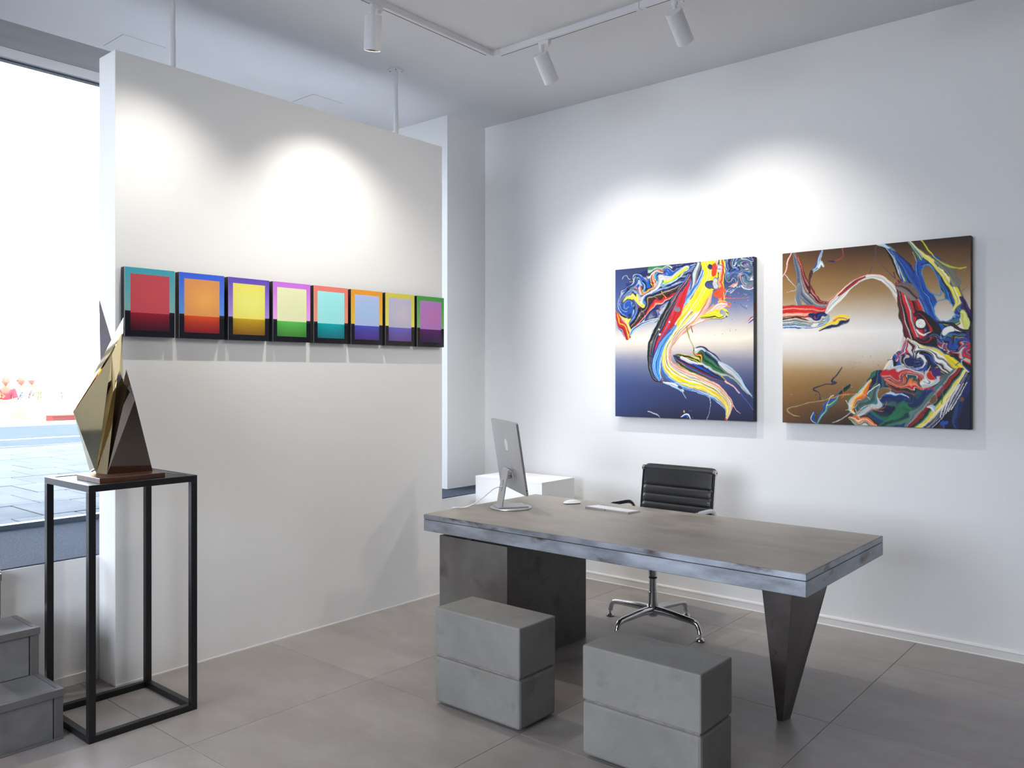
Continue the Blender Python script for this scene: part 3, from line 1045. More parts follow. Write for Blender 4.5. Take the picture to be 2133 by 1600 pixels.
    def hole(self, bgimg, x, y, rx, ry, ang=0.0, ring=None):
        c = self.uv((x, y))
        off = self.rng.random() * 40
        w = self.win(c, max(rx, ry))
        img = self.img[w]
        du, dv = (self.u[w] - c[0]) / self.sc, (self.v[w] - c[1]) / self.sc
        ca, sa = math.cos(ang), math.sin(ang)
        a, b = (du * ca + dv * sa) / rx, (-du * sa + dv * ca) / ry
        d = np.hypot(a, b) + .25 * self.fbm(a * 1.3 + off, b * 1.3 + off)
        if ring:
            m = np.clip((1.1 - d) / .08 + .5, 0, 1)[..., None]
            img = img * (1 - m) + np.array(ring) * m
        m = np.clip((1 - d) / .08 + .5, 0, 1)
        self.img[w] = img * (1 - m[..., None]) + bgimg[w] * m[..., None]
        self.h[w] *= (1 - m)

    def splats(self, n, box_, cols, r=(1.5, 5)):
        for k in range(n):
            x, y = self.rng.uniform(box_[0], box_[2]), self.rng.uniform(box_[1], box_[3])
            rr = self.rng.uniform(*r)
            self.blob(x, y, rr * self.rng.uniform(.6, 2), rr, cols[self.rng.integers(len(cols))], self.rng.uniform(0, 3))


BLK, WHT, CRM = (18, 16, 20), (240, 238, 232), (246, 232, 200)
NVY, BLU, LBL, SKY = (24, 32, 92), (26, 78, 172), (70, 150, 220), (170, 205, 225)
RED, DRD, ORG, SAL = (206, 32, 40), (120, 28, 32), (236, 112, 40), (240, 150, 120)
YEL, LIM, GRN, DGN = (250, 222, 40), (204, 214, 60), (52, 122, 66), (22, 58, 48)
GRY, LGY, PNK, BRN, TEA, PUR = (120, 124, 132), (196, 200, 202), (238, 190, 180), (74, 36, 28), (60, 120, 124), (66, 36, 110)


def painting_one(N):
    c = Canvas([(83, 172), (1243, 57), (1243, 1433), (83, 1395)], N, 3)
    c.background([(172, (40, 44, 78)), (330, (58, 70, 118)), (480, (92, 110, 160)), (600, (168, 168, 182)), (690, (222, 214, 206)), (770, (250, 240, 220)),
                  (850, (214, 204, 194)), (930, (150, 148, 164)), (1040, (92, 100, 134)), (1150, (58, 68, 112)), (1290, (46, 54, 92)), (1395, (36, 38, 66))],
                 ((60, 100, 180), .45))
    bgc = c.img.copy()
    # grey haze of paint between the masses
    c.ribbon([(260, 620, 30), (420, 520, 70), (560, 420, 90), (640, 330, 60)], [(LGY, 2), (GRY, 1), (NVY, 1), (LGY, 1), (SKY, 1)], warp=.6, freq=6, alpha=.75, lines=.5)
    # upper left head
    c.ribbon([(190, 600, 80), (160, 500, 75), (220, 390, 95), (330, 300, 100), (450, 235, 85), (590, 190, 60), (720, 140, 40)],
             [(NVY, 3), (WHT, .6), (BLU, 2), (BLK, 1.2), (LBL, 1.4), (WHT, .5), (NVY, 1.5), (SKY, 1), (BLU, 1), (RED, .6), (WHT, .5), (BLK, 1), (GRY, 1.4), (LBL, 1), (WHT, .4), (NVY, 2)],
             warp=.55, freq=5, lines=.7, swirl=.035)
    c.ribbon([(330, 420, 30), (440, 300, 35), (560, 230, 30), (690, 165, 20)], [(LGY, 2), (SAL, .7), (WHT, 1), (SKY, 1.4), (GRN, .5), (LGY, 1), (YEL, .5)], warp=.6, freq=6, swirl=.03)
    c.ribbon([(300, 350, 16), (370, 280, 22), (440, 190, 20), (480, 210, 12)], [(YEL, 1), (BLK, .4), (RED, 1), (ORG, 1), (WHT, .6), (NVY, 1)], warp=.4, swirl=.02)
    c.ribbon([(380, 180, 30), (450, 160, 22), (530, 140, 16)], [(GRN, 1), (LGY, 1), (DGN, .6), (WHT, .6)], warp=.5, swirl=.02)
    c.ribbon([(235, 610, 45), (320, 510, 60), (440, 410, 62), (580, 350, 50), (700, 275, 30)],
             [(NVY, 1.2), (WHT, .5), (BLU, 1), (BLK, 2.2), (WHT, .5), (BRN, 1.4), (BLK, 1.2), (RED, .9), (ORG, .5), (WHT, .5), (NVY, 1)], warp=.25, freq=4, lines=.6, swirl=.015)
    c.ribbon([(490, 280, 8), (590, 230, 12), (680, 150, 10)], [(LIM, 1), (YEL, 1), (GRN, .5)], warp=.3)
    c.ribbon([(220, 510, 20), (270, 470, 24), (310, 420, 16)], [(YEL, 1.3), (WHT, .6), (LIM, 1), (BLK, .3), (YEL, 1)], warp=.5, swirl=.02)
    c.blob(190, 470, 44, 60, BLU, .3, edge=.5)
    c.ribbon([(150, 520, 10), (185, 545, 12), (220, 500, 12), (205, 450, 10), (175, 470, 8)], [(SKY, 1), (NVY, 1), (LBL, 1), (BLK, .7)], warp=.4)
    c.ribbon([(95, 520, 16), (120, 590, 34), (160, 650, 50), (190, 720, 34)], [(YEL, 1.2), (WHT, .4), (RED, 1.6), (YEL, .8), (RED, 1.3), (BLK, .3), (RED, 1), (WHT, .4), (BLU, .5)], warp=.2, swirl=.012)
    c.ribbon([(215, 720, 12), (245, 660, 14), (330, 610, 9), (460, 580, 7)], [(WHT, 1), (NVY, .7), (LBL, 1), (SKY, 1)], warp=.5, swirl=.01)
    # top centre yellow column and right side foam
    c.ribbon([(1000, 130, 45), (1080, 170, 85), (1170, 160, 110), (1250, 150, 125)],
             [(NVY, 2), (LGY, .6), (BLU, 1.4), (SKY, .6), (NVY, 2), (WHT, .4), (TEA, 1), (GRY, 1), (BLU, 1.2), (DGN, .8), (LGY, .6), (PUR, .7)], warp=.9, freq=9, lines=.55, swirl=.05, edge=.3)
    c.ribbon([(780, 130, 20), (750, 200, 26), (740, 280, 24), (720, 360, 18)], [(GRY, 2), (LGY, 1), (TEA, 1), (NVY, .8), (BRN, .6)], warp=.4, swirl=.015)
    c.ribbon([(880, 90, 70), (860, 200, 55), (820, 320, 70), (780, 420, 100), (700, 540, 95), (590, 680, 60), (520, 800, 46), (500, 900, 46), (530, 990, 62), (640, 1075, 74), (800, 1125, 60), (930, 1185, 58), (1020, 1280, 42), (1030, 1350, 26), (1014, 1425, 8)],
             [(SAL, .7), (PNK, 1), (WHT, .6), (ORG, .5), (SAL, .7), (CRM, 1.6), (GRY, .5), (WHT, 1), (YEL, 1), (PUR, .4), (CRM, 1.4), (YEL, 2.4), (WHT, .6), (YEL, 1.4), (PNK, .5), (NVY, .3), (WHT, .7), (LBL, 1), (BLU, .8), (WHT, .6)],
             warp=.10, freq=1.6, lines=.45, edge=.08)
    c.ribbon([(860, 90, 60), (880, 200, 50), (840, 330, 60), (760, 460, 50)], [(YEL, 4), (WHT, .4), (YEL, 2), (CRM, .7), (YEL, 2)], warp=.2, edge=.2, swirl=.01)
    # dark/red/blue left half of the big S
    c.ribbon([(700, 260, 16), (665, 330, 42), (600, 450, 66), (520, 610, 78), (440, 780, 72), (405, 920, 58), (420, 1040, 44), (480, 1100, 12)],
             [(SKY, .35), (BLK, 1.7), (WHT, .35), (BLK, 1.1), (WHT, .25), (NVY, .7), (BLK, .5), (RED, 1.9), (LBL, .35), (RED, 1.0), (BLU, 1.3), (LBL, .9), (WHT, .4), (BLU, .7), (WHT, .6)][::-1],
             warp=.11, freq=1.8, lines=.25, edge=.07)
    c.ribbon([(690, 300, 10), (640, 420, 34), (590, 560, 36), (540, 650, 14)], [(RED, 3), (DRD, .3), (RED, 2), (LBL, .3), (RED, 1)], warp=.15)
    c.ribbon([(590, 640, 12), (500, 760, 26), (430, 900, 34), (420, 1000, 36), (450, 1080, 18)], [(WHT, .6), (LBL, 1.4), (BLU, .8), (SKY, .6), (LBL, 1.4), (WHT, .4), (BLU, 1)], warp=.2, freq=2)
    c.ribbon([(700, 220, 14), (640, 310, 12), (560, 430, 10)], [(PUR, 1), (SAL, 1), (BRN, 1), (LBL, .8)], warp=.3)
    c.blob(610, 495, 24, 20, GRY); c.blob(455, 665, 7, 7, WHT); c.blob(540, 605, 7, 7, WHT); c.blob(463, 706, 9, 9, WHT); c.blob(700, 420, 10, 16, SKY)
    # right of column: reds and holes
    c.ribbon([(985, 90, 16), (985, 180, 22), (965, 280, 26), (970, 380, 30), (985, 450, 18)], [(YEL, 1), (ORG, 1), (RED, 1.6), (SAL, 1), (YEL, .8)], warp=.4, swirl=.015)
    c.blob(915, 165, 22, 50, (232, 60, 40), .15); c.blob(950, 365, 38, 38, (240, 78, 44)); c.blob(985, 345, 26, 12, (240, 90, 50), -.4)
    c.hole(bgc, 875, 290, 36, 30, 0, BLK); c.blob(925, 275, 22, 34, LGY, 0, ring=GRY); c.hole(bgc, 880, 140, 18, 18, 0, NVY)
    c.blob(960, 160, 18, 26, LGY)
    c.ribbon([(1000, 460, 22), (950, 480, 44), (880, 530, 38), (790, 590, 18), (720, 630, 7)], [(SAL, 1), (WHT, .8), (PNK, 1), (LGY, .8), (CRM, 1), (SAL, .7), (YEL, 1)], warp=.3, lines=.3)
    c.hole(bgc, 920, 440, 20, 20); 
    c.ribbon([(820, 575, 14), (900, 560, 26), (960, 545, 40), (1000, 540, 40)], [(YEL, 1.6), (LIM, .8), (BLK, .6), (YEL, 1), (WHT, .5), (NVY, .6), (LIM, .8)], warp=.5, swirl=.02)
    c.hole(bgc, 995, 540, 16, 30, 0, WHT)
    for p, col in (([(985, 440), (1040, 450), (1050, 470), (1030, 490)], ORG), ([(985, 400), (1060, 410), (1200, 402)], ORG), ([(1000, 380), (1040, 400)], RED),
                   ([(985, 470), (1040, 480)], SAL), ([(1130, 455), (1150, 480), (1180, 495)], BLU), ([(1050, 360), (1110, 320), (1220, 300)], LGY), ([(1090, 240), (1180, 290), (1240, 300)], PNK)):
        c.line(p, col, 3)
    c.ribbon([(1030, 300, 14), (1080, 320, 12), (1160, 270, 8)], [(SAL, 1), (LGY, 1), (NVY, 1)], warp=.5, swirl=.02)
    c.ribbon([(1200, 600, 8), (1225, 575, 12), (1243, 565, 10)], [(RED, 1), (WHT, .5), (BLU, 1)], warp=.4)
    c.splats(26, (1000, 300, 1240, 480), [LGY, ORG, SKY, RED, NVY], (1.2, 3))
    c.splats(12, (880, 560, 1200, 720), [GRY, NVY, BRN], (1, 2.6))
    # navy fish and green blade
    c.ribbon([(575, 885, 6), (640, 920, 40), (740, 965, 56), (850, 1015, 44), (950, 1065, 26), (1030, 1115, 3)],
             [(YEL, .6), (BLK, .9), (LIM, .6), (NVY, 1.6), (BLU, .8), (BLK, .8), (DRD, .8), (BLU, .7), (ORG, .3), (DGN, 1), (LIM, .4)], warp=.15, freq=2, lines=.3)
    c.ribbon([(640, 900, 12), (700, 935, 12), (760, 955, 8), (820, 960, 6)], [(WHT, 1.4), (SKY, 1), (PNK, .7)], warp=.3)
    c.ribbon([(755, 850, 20), (800, 870, 44), (860, 920, 62), (940, 980, 48), (1040, 1040, 30), (1140, 1120, 22), (1243, 1240, 5)],
             [(LGY, .9), (GRN, 1.6), (DGN, 1), (GRN, 1.2), (NVY, 1.4), (BLK, .6), (TEA, .8), (LGY, .7), (NVY, .6)][::-1], warp=.25, freq=3, lines=.35, swirl=.01)
    c.ribbon([(950, 950, 12), (1010, 990, 30), (1080, 1050, 26), (1160, 1140, 14), (1235, 1230, 4)], [(SKY, 1.6), (LGY, 1), (WHT, .5), (GRY, 1), (BLK, .4)], warp=.4, swirl=.015)
    c.ribbon([(750, 860, 14), (770, 880, 16), (800, 930, 10)], [(RED, .8), (YEL, 1), (BLK, .6), (LIM, .8)], warp=.4)
    c.ribbon([(765, 840, 14), (800, 845, 14), (835, 860, 8)], [(WHT, 1.4), (LGY, 1), (BLK, .4)], warp=.3)
    # drips and threads
    c.line([(690, 640), (695, 700), (720, 770), (745, 830)], (150, 150, 60), 5)
    c.line([(720, 640), (735, 690)], BRN, 2.5)
    c.line([(850, 1170), (885, 1240), (880, 1330), (850, 1420)], LGY, 2.6)
    c.line([(1000, 1090), (1080, 1150), (1150, 1210), (1243, 1340)], (70, 90, 160), 4)
    c.line([(1010, 1100), (1070, 1140), (1130, 1195)], PNK, 5)
    c.line([(360, 1360), (400, 1370), (440, 1385), (450, 1400)], LGY, 4)
    c.line([(650, 1180), (685, 1245)], LGY, 3)
    c.line([(1060, 1290), (1100, 1340), (1135, 1370)], PNK, 2.5)
    c.line([(500, 1110), (560, 1120), (650, 1110), (760, 1140)], SKY, 4)
    c.ribbon([(490, 1110, 6), (550, 1130, 12), (610, 1150, 18), (655, 1180, 10)], [(WHT, 1), (PNK, .6), (SKY, 1)], warp=.5)
    c.hole(bgc, 630, 1150, 24, 12, .4, SKY)
    c.ribbon([(640, 1400, 6), (690, 1385, 12), (715, 1420, 6)], [(WHT, 1), (BLU, .8), (BLK, .4)], warp=.4)
    c.blob(663, 1353, 6, 11, (246, 190, 110)); c.splats(6, (560, 1330, 740, 1410), [LGY, WHT], (1, 3))
    c.blob(1012, 1418, 10, 10, RED)
    c.web(10, (110, 220, 520, 520), [WHT, BLK, YEL, RED], 90, (1.5, 3))
    c.web(26, (1000, 90, 1235, 330), [LGY, NVY, BLU, WHT, TEA, GRY, PNK], 150, (1.5, 3.5))
    c.web(8, (250, 500, 480, 620), [NVY, LGY, BLK], 90, (1, 2))
    for q in ((185, 480, 130, 3.4), (300, 330, 110, -2.2), (420, 250, 100, 1.6), (330, 440, 90, 1.2), (530, 180, 70, -1.2), (140, 640, 70, .8), (1120, 140, 120, 2.4), (1190, 230, 90, -2.0), (1060, 250, 80, 1.8),
              (940, 300, 60, 1.0), (985, 540, 60, 1.4), (790, 870, 60, 1.2), (440, 420, 70, -.9), (240, 250, 80, 1.5)):
        c.swirl(*q)
    c.finish()
    return c


def painting_two(N):
    c = Canvas([(68, 201), (1412, 85), (1412, 1450), (66, 1397)], N, 11)
    c.background([(201, (54, 34, 22)), (300, (104, 72, 40)), (400, (140, 106, 62)), (500, (164, 132, 88)), (590, (198, 176, 148)), (690, (230, 222, 212)), (770, (250, 247, 240)),
                  (880, (234, 228, 220)), (960, (212, 198, 178)), (1040, (172, 142, 100)), (1130, (140, 106, 62)), (1230, (112, 80, 46)), (1320, (74, 52, 36)), (1397, (48, 34, 28))],
                 ((196, 138, 66), .45))
    bgc = c.img.copy()
    # left wing
    c.ribbon([(150, 190, 12), (185, 290, 30), (210, 400, 46), (250, 500, 56), (320, 560, 40), (430, 560, 12)],
             [(BRN, .7), (RED, .9), (WHT, .4), (BLK, .8), (DRD, .8), (PNK, .6), (BLK, .7), (WHT, .4), (GRY, 1), (70, 84, 110) and ((70, 84, 110), 1.4), (GRY, 1), ((96, 110, 130), 1.4)],
             warp=.2, freq=2, lines=.45, swirl=.01)
    c.ribbon([(190, 430, 20), (185, 520, 26), (200, 570, 20)], [((110, 122, 136), 2), (GRY, 1), (SKY, .6)], warp=.4, swirl=.02)
    c.ribbon([(60, 620, 60), (170, 610, 56), (280, 610, 50), (360, 610, 36), (420, 580, 10)],
             [(GRY, .7), (RED, 1.5), (SAL, .8), (RED, 1.2), (ORG, .6), (PNK, .8), (SAL, 1), (BLK, .4), (RED, .7), (WHT, .4)], warp=.16, freq=2, lines=.4)
    c.ribbon([(60, 700, 44), (170, 690, 46), (280, 700, 36), (370, 680, 26), (400, 640, 12)],
             [(BLK, .5), (CRM, .7), (GRY, 1.2), (WHT, .6), (TEA, .7), (LGY, 1), (NVY, .7), (SKY, .7), (WHT, .5), (BLU, .4)], warp=.3, freq=3, lines=.4, swirl=.015)
    c.ribbon([(270, 635, 14), (330, 640, 26), (380, 625, 18)], [(NVY, 1), (BLK, .8), (BLU, .6), (NVY, 1)], warp=.3); c.blob(310, 635, 10, 8, RED); c.blob(300, 705, 30, 14, WHT, -.3)
    c.ribbon([(330, 745, 8), (400, 705, 26), (460, 690, 34), (520, 675, 26)], [(YEL, 1.4), (WHT, .4), (YEL, .8), (BLK, .4), (SKY, .6), (NVY, 1.4), (BLK, .6), (GRY, .6)], warp=.35, lines=.5, swirl=.02)
    c.ribbon([(440, 660, 14), (480, 650, 16), (522, 660, 16)], [(YEL, 2), (WHT, .4), (ORG, .6)], warp=.3)
    c.ribbon([(350, 185, 8), (335, 240, 14), (325, 290, 22), (290, 335, 12)], [(SKY, 1.2), (TEA, .8), (LGY, .8), (BLU, .6)], warp=.5, swirl=.02)
    c.ribbon([(325, 290, 8), (345, 260, 10), (365, 285, 8)], [(SKY, 1), (WHT, .6)], warp=.4)
    c.ribbon([(130, 200, 7), (105, 260, 9), (95, 310, 6), (70, 365, 4)], [(RED, 1), (PNK, .8), (WHT, .5)], warp=.4)
    c.line([(490, 170), (495, 230), (440, 258), (400, 250)], (150, 60, 60), 4); c.line([(400, 250), (440, 260)], NVY, 4)
    c.line([(80, 345), (120, 390), (165, 435), (160, 460), (100, 470)], LGY, 2.6); c.line([(280, 330), (262, 400), (262, 480)], BRN, 8)
    # arch
    c.ribbon([(390, 610, 16), (430, 550, 34), (480, 500, 32), (540, 440, 26), (610, 395, 18), (690, 370, 17), (770, 378, 22), (840, 420, 26), (900, 500, 28), (935, 590, 24), (948, 680, 13), (940, 790, 10), (910, 880, 16), (870, 960, 26), (820, 1040, 36)],
             [(CRM, .7), (WHT, 1.6), (LGY, .8), ((214, 222, 190), .7), (WHT, 1.2), (SKY, .5), (PNK, .5), (CRM, 1), (RED, .35)][::-1], warp=.14, freq=1.5, lines=.22)
    c.ribbon([(470, 500, 7), (530, 450, 10), (600, 400, 9), (660, 372, 5)], [(BRN, 1), (RED, .8), (BLK, .7)], warp=.4)
    # central wedge
    c.ribbon([(770, 150, 10), (830, 180, 22), (880, 250, 26), (920, 340, 30), (980, 440, 26)], [(GRY, 1), (TEA, 1), (BLU, 1), (LGY, .6), (BLK, .5)], warp=.4, lines=.4)
    c.ribbon([(860, 200, 8), (930, 290, 36), (1000, 400, 60), (1070, 520, 76), (1130, 640, 80), (1190, 760, 70), (1230, 840, 40)],
             [(NVY, 1), (BLU, 2), (NVY, .6), (BLU, 1.4), (LBL, .4), (BLK, .5), (BLU, 1.2), (LIM, .3), (WHT, .3), (BLU, 1)], warp=.15, freq=2, lines=.4)
    c.ribbon([(905, 410, 22), (950, 470, 60), (985, 570, 84), (1020, 690, 96), (1060, 800, 96), (1120, 870, 70)],
             [(BRN, 1.4), (DRD, .8), (WHT, .3), (BLK, .8), (RED, 1.4), (WHT, .35), (GRY, .5), (RED, 1.5), (BLK, .8), (DRD, 1), (RED, 1.4), (WHT, .3), (BLU, .7)][::-1],
             warp=.13, freq=2, lines=.5, edge=.08)
    c.ribbon([(900, 430, 20), (960, 450, 46), (1010, 500, 40)], [((110, 96, 92), 2), (BRN, 1), (GRY, 1), ((140, 120, 112), 1)], warp=.4, lines=.3)
    c.ribbon([(1010, 640, 14), (1050, 640, 26), (1110, 720, 50), (1150, 800, 60), (1060, 830, 40), (1020, 810, 14)], [(BLK, 2), (RED, .8), (BLK, 1.4), (PUR, .7), (DRD, .8)], warp=.3, swirl=.02)
    c.blob(1060, 703, 31, 34, WHT, ring=BLK, edge=.1); c.blob(1095, 748, 8, 6, LBL)
    c.ribbon([(1030, 745, 5), (1060, 775, 6), (1140, 765, 4)], [(WHT, 1)], warp=0)
    # blue web with holes
    c.ribbon([(1060, 250, 26), (1130, 270, 40), (1200, 340, 50), (1250, 440, 52), (1280, 520, 46), (1320, 620, 40)], [(BLU, 2.2), (NVY, .8), (LBL, .6), (BLU, 1.4), (TEA, .6), (NVY, .6)], warp=.5, freq=5, lines=.25, swirl=.03)
    c.ribbon([(1050, 270, 22), (1050, 360, 22), (1090, 450, 26), (1140, 520, 30), (1160, 600, 26), (1200, 670, 26)], [(BLU, 2), (NVY, .7), (LBL, .7), (BLU, 1)], warp=.4, freq=5, swirl=.02)
    c.ribbon([(1190, 660, 24), (1250, 690, 30), (1320, 670, 30), (1350, 600, 26)], [(NVY, 1), (LIM, .6), (BLU, 1), (TEA, .8), (YEL, .6), (DGN, .8)], warp=.5, swirl=.03)
    c.hole(bgc, 1135, 400, 44, 112, -.42, LBL); c.hole(bgc, 1228, 608, 62, 70, -.5, LBL)
    c.ribbon([(1130, 800, 20), (1200, 790, 40), (1300, 790, 44), (1400, 780, 40)], [(BLK, 1), (BLU, 1), (TEA, .8), (BRN, 1), (NVY, 1), (YEL, .4)], warp=.6, swirl=.03, lines=.3)
    c.hole(bgc, 1262, 752, 34, 34, 0, (40, 90, 170))
    c.ribbon([(980, 130, 7), (1050, 200, 16), (1150, 270, 26), (1240, 370, 32), (1300, 460, 32), (1330, 540, 28), (1300, 600, 10)],
             [(DGN, .5), (YEL, 1.2), (WHT, .8), (LIM, 1), (CRM, .8), (YEL, .8), (GRY, .5), ((96, 104, 92), 1.4)][::-1], warp=.2, freq=2, lines=.3)
    c.ribbon([(1180, 270, 16), (1270, 330, 30), (1310, 420, 30)], [((110, 116, 108), 2), (GRY, 1), (DGN, .5)], warp=.5, edge=.35, alpha=.8)
    c.line([(1045, 105), (1090, 160), (1170, 240), (1240, 290), (1330, 310), (1390, 300)], LIM, 5); c.line([(1390, 300), (1340, 360), (1320, 450)], GRY, 3); c.line([(1340, 480), (1390, 440)], GRY, 2.5)
    c.ribbon([(960, 120, 5), (1010, 180, 12), (1060, 240, 16)], [(LGY, 1), (TEA, 1), (WHT, .5), (GRN, .6)], warp=.4)
    c.ribbon([(1345, 520, 10), (1385, 610, 22), (1405, 700, 26), (1410, 800, 30)], [(PUR, 1.4), (BLK, 1), (NVY, .8), (PUR, 1)], warp=.3, lines=.2)
    c.ribbon([(1340, 640, 20), (1370, 690, 26), (1380, 740, 12)], [((222, 226, 130), 2), (LIM, 1), (CRM, .7)], warp=.3)
    c.line([(1190, 690), (1280, 710), (1350, 745), (1412, 750)], (40, 36, 40), 9)
    # bottom-left dark sea and green
    c.ribbon([(760, 1090, 50), (740, 1180, 90), (800, 1270, 150), (930, 1290, 180), (1080, 1240, 160), (1180, 1180, 110)],
             [((36, 74, 78), 2), ((20, 40, 90), 2), ((52, 96, 92), 1.4), ((14, 26, 60), 2), ((40, 110, 80), 1), ((22, 50, 110), 1.4), ((60, 90, 96), 1)], warp=.5, freq=3, swirl=.03, edge=.1)
    c.ribbon([(600, 1330, 30), (660, 1280, 60), (720, 1220, 50), (740, 1140, 22)], [((84, 110, 104), 2), ((54, 80, 76), 1.4), (TEA, .8), (LGY, .5)], warp=.5, swirl=.02)
    c.ribbon([(760, 1420, 14), (870, 1370, 46), (960, 1340, 50), (1040, 1320, 30)], [((36, 110, 74), 2), ((20, 60, 60), 1), ((70, 130, 90), 1)], warp=.4, swirl=.02, alpha=.9)
    c.ribbon([(840, 1150, 26), (900, 1190, 40), (960, 1190, 30)], [(BRN, 1), ((150, 60, 40), 1), (NVY, 1.2), ((40, 20, 40), 1)], warp=.4, swirl=.02, alpha=.85)
    c.ribbon([(820, 1180, 8), (860, 1220, 24), (940, 1240, 7)], [(SKY, 1), (WHT, .7), (BLU, .6)], warp=.4); c.hole(bgc, 815, 1185, 40, 34, .3, LGY)
    # tangled face
    c.ribbon([(900, 930, 50), (960, 960, 90), (1050, 950, 110), (1130, 970, 90)], [(NVY, 1.6), (WHT, .5), (BLU, 1.6), (BLK, 1), (WHT, .5), (GRY, .8), (BLU, 1.2), (BLK, .7)], warp=.7, freq=6, lines=.6, swirl=.05)
    c.hole(bgc, 953, 948, 26, 16, .3, BLK); c.hole(bgc, 985, 1025, 12, 10); c.blob(950, 885, 12, 14, LGY)
    c.ribbon([(960, 820, 10), (950, 860, 16), (930, 900, 16), (880, 960, 12)], [(RED, 1), (WHT, .6), (BLU, 1), (WHT, .4), (RED, .8)], warp=.3)
    c.ribbon([(820, 1070, 40), (880, 1060, 66), (960, 1070, 70), (1050, 1090, 50), (1110, 1080, 30)], [(LGY, 1.2), (RED, 1.4), (SAL, .8), (GRY, .7), (RED, 1), (WHT, .5), (DRD, .7), (ORG, .5)], warp=.55, freq=5, lines=.4, swirl=.04)
    c.ribbon([(800, 1100, 10), (860, 1130, 16), (960, 1155, 20), (1080, 1150, 16), (1180, 1110, 10)], [(GRY, .6), (ORG, 1), (SAL, .8), (RED, 1), (WHT, .5), (BLK, .5)], warp=.2, lines=.4)
    c.blob(1090, 1070, 44, 50, WHT, edge=.35); c.blob(1130, 1100, 40, 34, LGY, edge=.4); c.blob(1170, 1060, 40, 44, PUR, edge=.4); c.blob(1140, 1055, 24, 22, RED, ring=ORG, edge=.15); c.blob(1070, 1010, 26, 30, BLK, edge=.5); c.blob(1115, 960, 20, 24, BLK, edge=.5)
    c.ribbon([(940, 1000, 6), (1010, 985, 12), (1070, 990, 12), (1100, 950, 8)], [(WHT, 1.4), (BLK, .6)], warp=.3)
    # right side: stripes fanning to the edge
    c.ribbon([(1200, 830, 30), (1280, 850, 44), (1360, 880, 56), (1412, 900, 60)], [(BLU, 1), (NVY, .6), (BLK, .7), (RED, 1), (WHT, .4), (TEA, .7), (BLU, 1), (RED, .7)], warp=.5, freq=5, lines=.5, swirl=.03)
    c.ribbon([(1250, 900, 20), (1320, 980, 44), (1412, 1060, 60)], [(RED, 1), (BLK, .8), (BRN, .8), (RED, .8), (BLK, 1), (TEA, .8), (NVY, 1)], warp=.2, lines=.5)
    c.ribbon([(970, 810, 8), (1060, 870, 24), (1160, 910, 48), (1250, 980, 66), (1340, 1050, 60), (1412, 1110, 46)],
             [(BLK, .6), (BLU, .4), (WHT, .5), (YEL, 1.5), (WHT, 1.4), (BLK, .4), (WHT, 1.7), (BLK, .6), (WHT, 1), (BLK, .6)], warp=.12, freq=2, lines=.2, edge=.1)
    c.ribbon([(1250, 930, 16), (1310, 990, 30), (1370, 1040, 12)], [(YEL, 3), (LIM, .5), (YEL, 2)], warp=.1)
    c.ribbon([(1412, 1130, 90), (1360, 1250, 96), (1330, 1370, 90), (1330, 1450, 80)], [((14, 20, 50), 2), (NVY, 1), ((30, 60, 110), .7), ((12, 16, 36), 2)], warp=.4, freq=3, swirl=.02)
    c.ribbon([(1330, 1070, 60), (1260, 1170, 84), (1180, 1270, 88), (1090, 1370, 84), (1010, 1440, 60)],
             [((96, 120, 120), 1.2), (TEA, .8), (PNK, .5), (DRD, 1.2), (RED, .7), (BLK, 1), (GRN, .8), (WHT, .35), (YEL, 1), (CRM, .6), (LGY, .6), (BLK, .8), (WHT, .35), (NVY, 1), (WHT, .3), (BLK, .9)][::-1],
             warp=.12, freq=2, lines=.5)
    c.ribbon([(1120, 1170, 10), (1130, 1160, 12), (1150, 1180, 8)], [(RED, 1), (BLU, .7)], warp=.3)
    c.hole(bgc, 1147, 1238, 20, 30, .3, SKY); c.hole(bgc, 1350, 1240, 14, 20, .2); c.ribbon([(1110, 1290, 5), (1140, 1290, 16), (1155, 1320, 6)], [(SKY, 1), (WHT, .7)], warp=.3)
    for k in range(5):
        c.line([(1390 - k * 26, 1120 + k * 6), (1330 - k * 28, 1220 + k * 10), (1270 - k * 20, 1310 + k * 14)], WHT, 3)
    c.line([(1205, 1400), (1215, 1450)], BLU, 6); c.line([(1240, 1400), (1200, 1410)], BLU, 12); c.line([(1300, 1410), (1330, 1440)], NVY, 6)
    # orange and teal scraps low left
    c.ribbon([(700, 1108, 10), (660, 1150, 26), (610, 1200, 34), (560, 1240, 40), (545, 1300, 22), (570, 1330, 10)], [(ORG, 1.4), (YEL, .6), (CRM, .6), (PNK, 1), (LGY, .7), (GRN, .5)], warp=.35, lines=.3, swirl=.02)
    c.ribbon([(540, 1370, 14), (600, 1385, 36), (670, 1400, 34), (740, 1420, 12)], [(ORG, 1.3), (CRM, .7), (SAL, 1), (GRN, .6), (LGY, .5)], warp=.4, lines=.3, swirl=.02)
    c.ribbon([(545, 1130, 7), (510, 1165, 14), (470, 1200, 10)], [(DGN, 1), (BLK, .7), (TEA, .6)], warp=.3)
    c.ribbon([(450, 1210, 14), (410, 1250, 24), (360, 1310, 20), (320, 1390, 12)], [(TEA, 1.2), (LGY, .7), (GRN, .8), (BLU, .6)], warp=.5, swirl=.02)
    c.ribbon([(300, 1330, 10), (285, 1370, 14), (310, 1395, 8)], [(BLU, 1.2), (NVY, .7), (SKY, .4)], warp=.4)
    c.line([(500, 1010), (470, 1050), (430, 1085), (420, 1110), (450, 1115), (430, 1125), (350, 1140), (285, 1165), (325, 1185), (335, 1240)], (40, 44, 70), 4)
    c.blob(432, 1112, 22, 8, (40, 50, 90), .2)
    c.line([(540, 1200), (450, 1215), (340, 1240), (220, 1265), (110, 1300), (140, 1340), (190, 1355)], (170, 150, 100), 3.5)
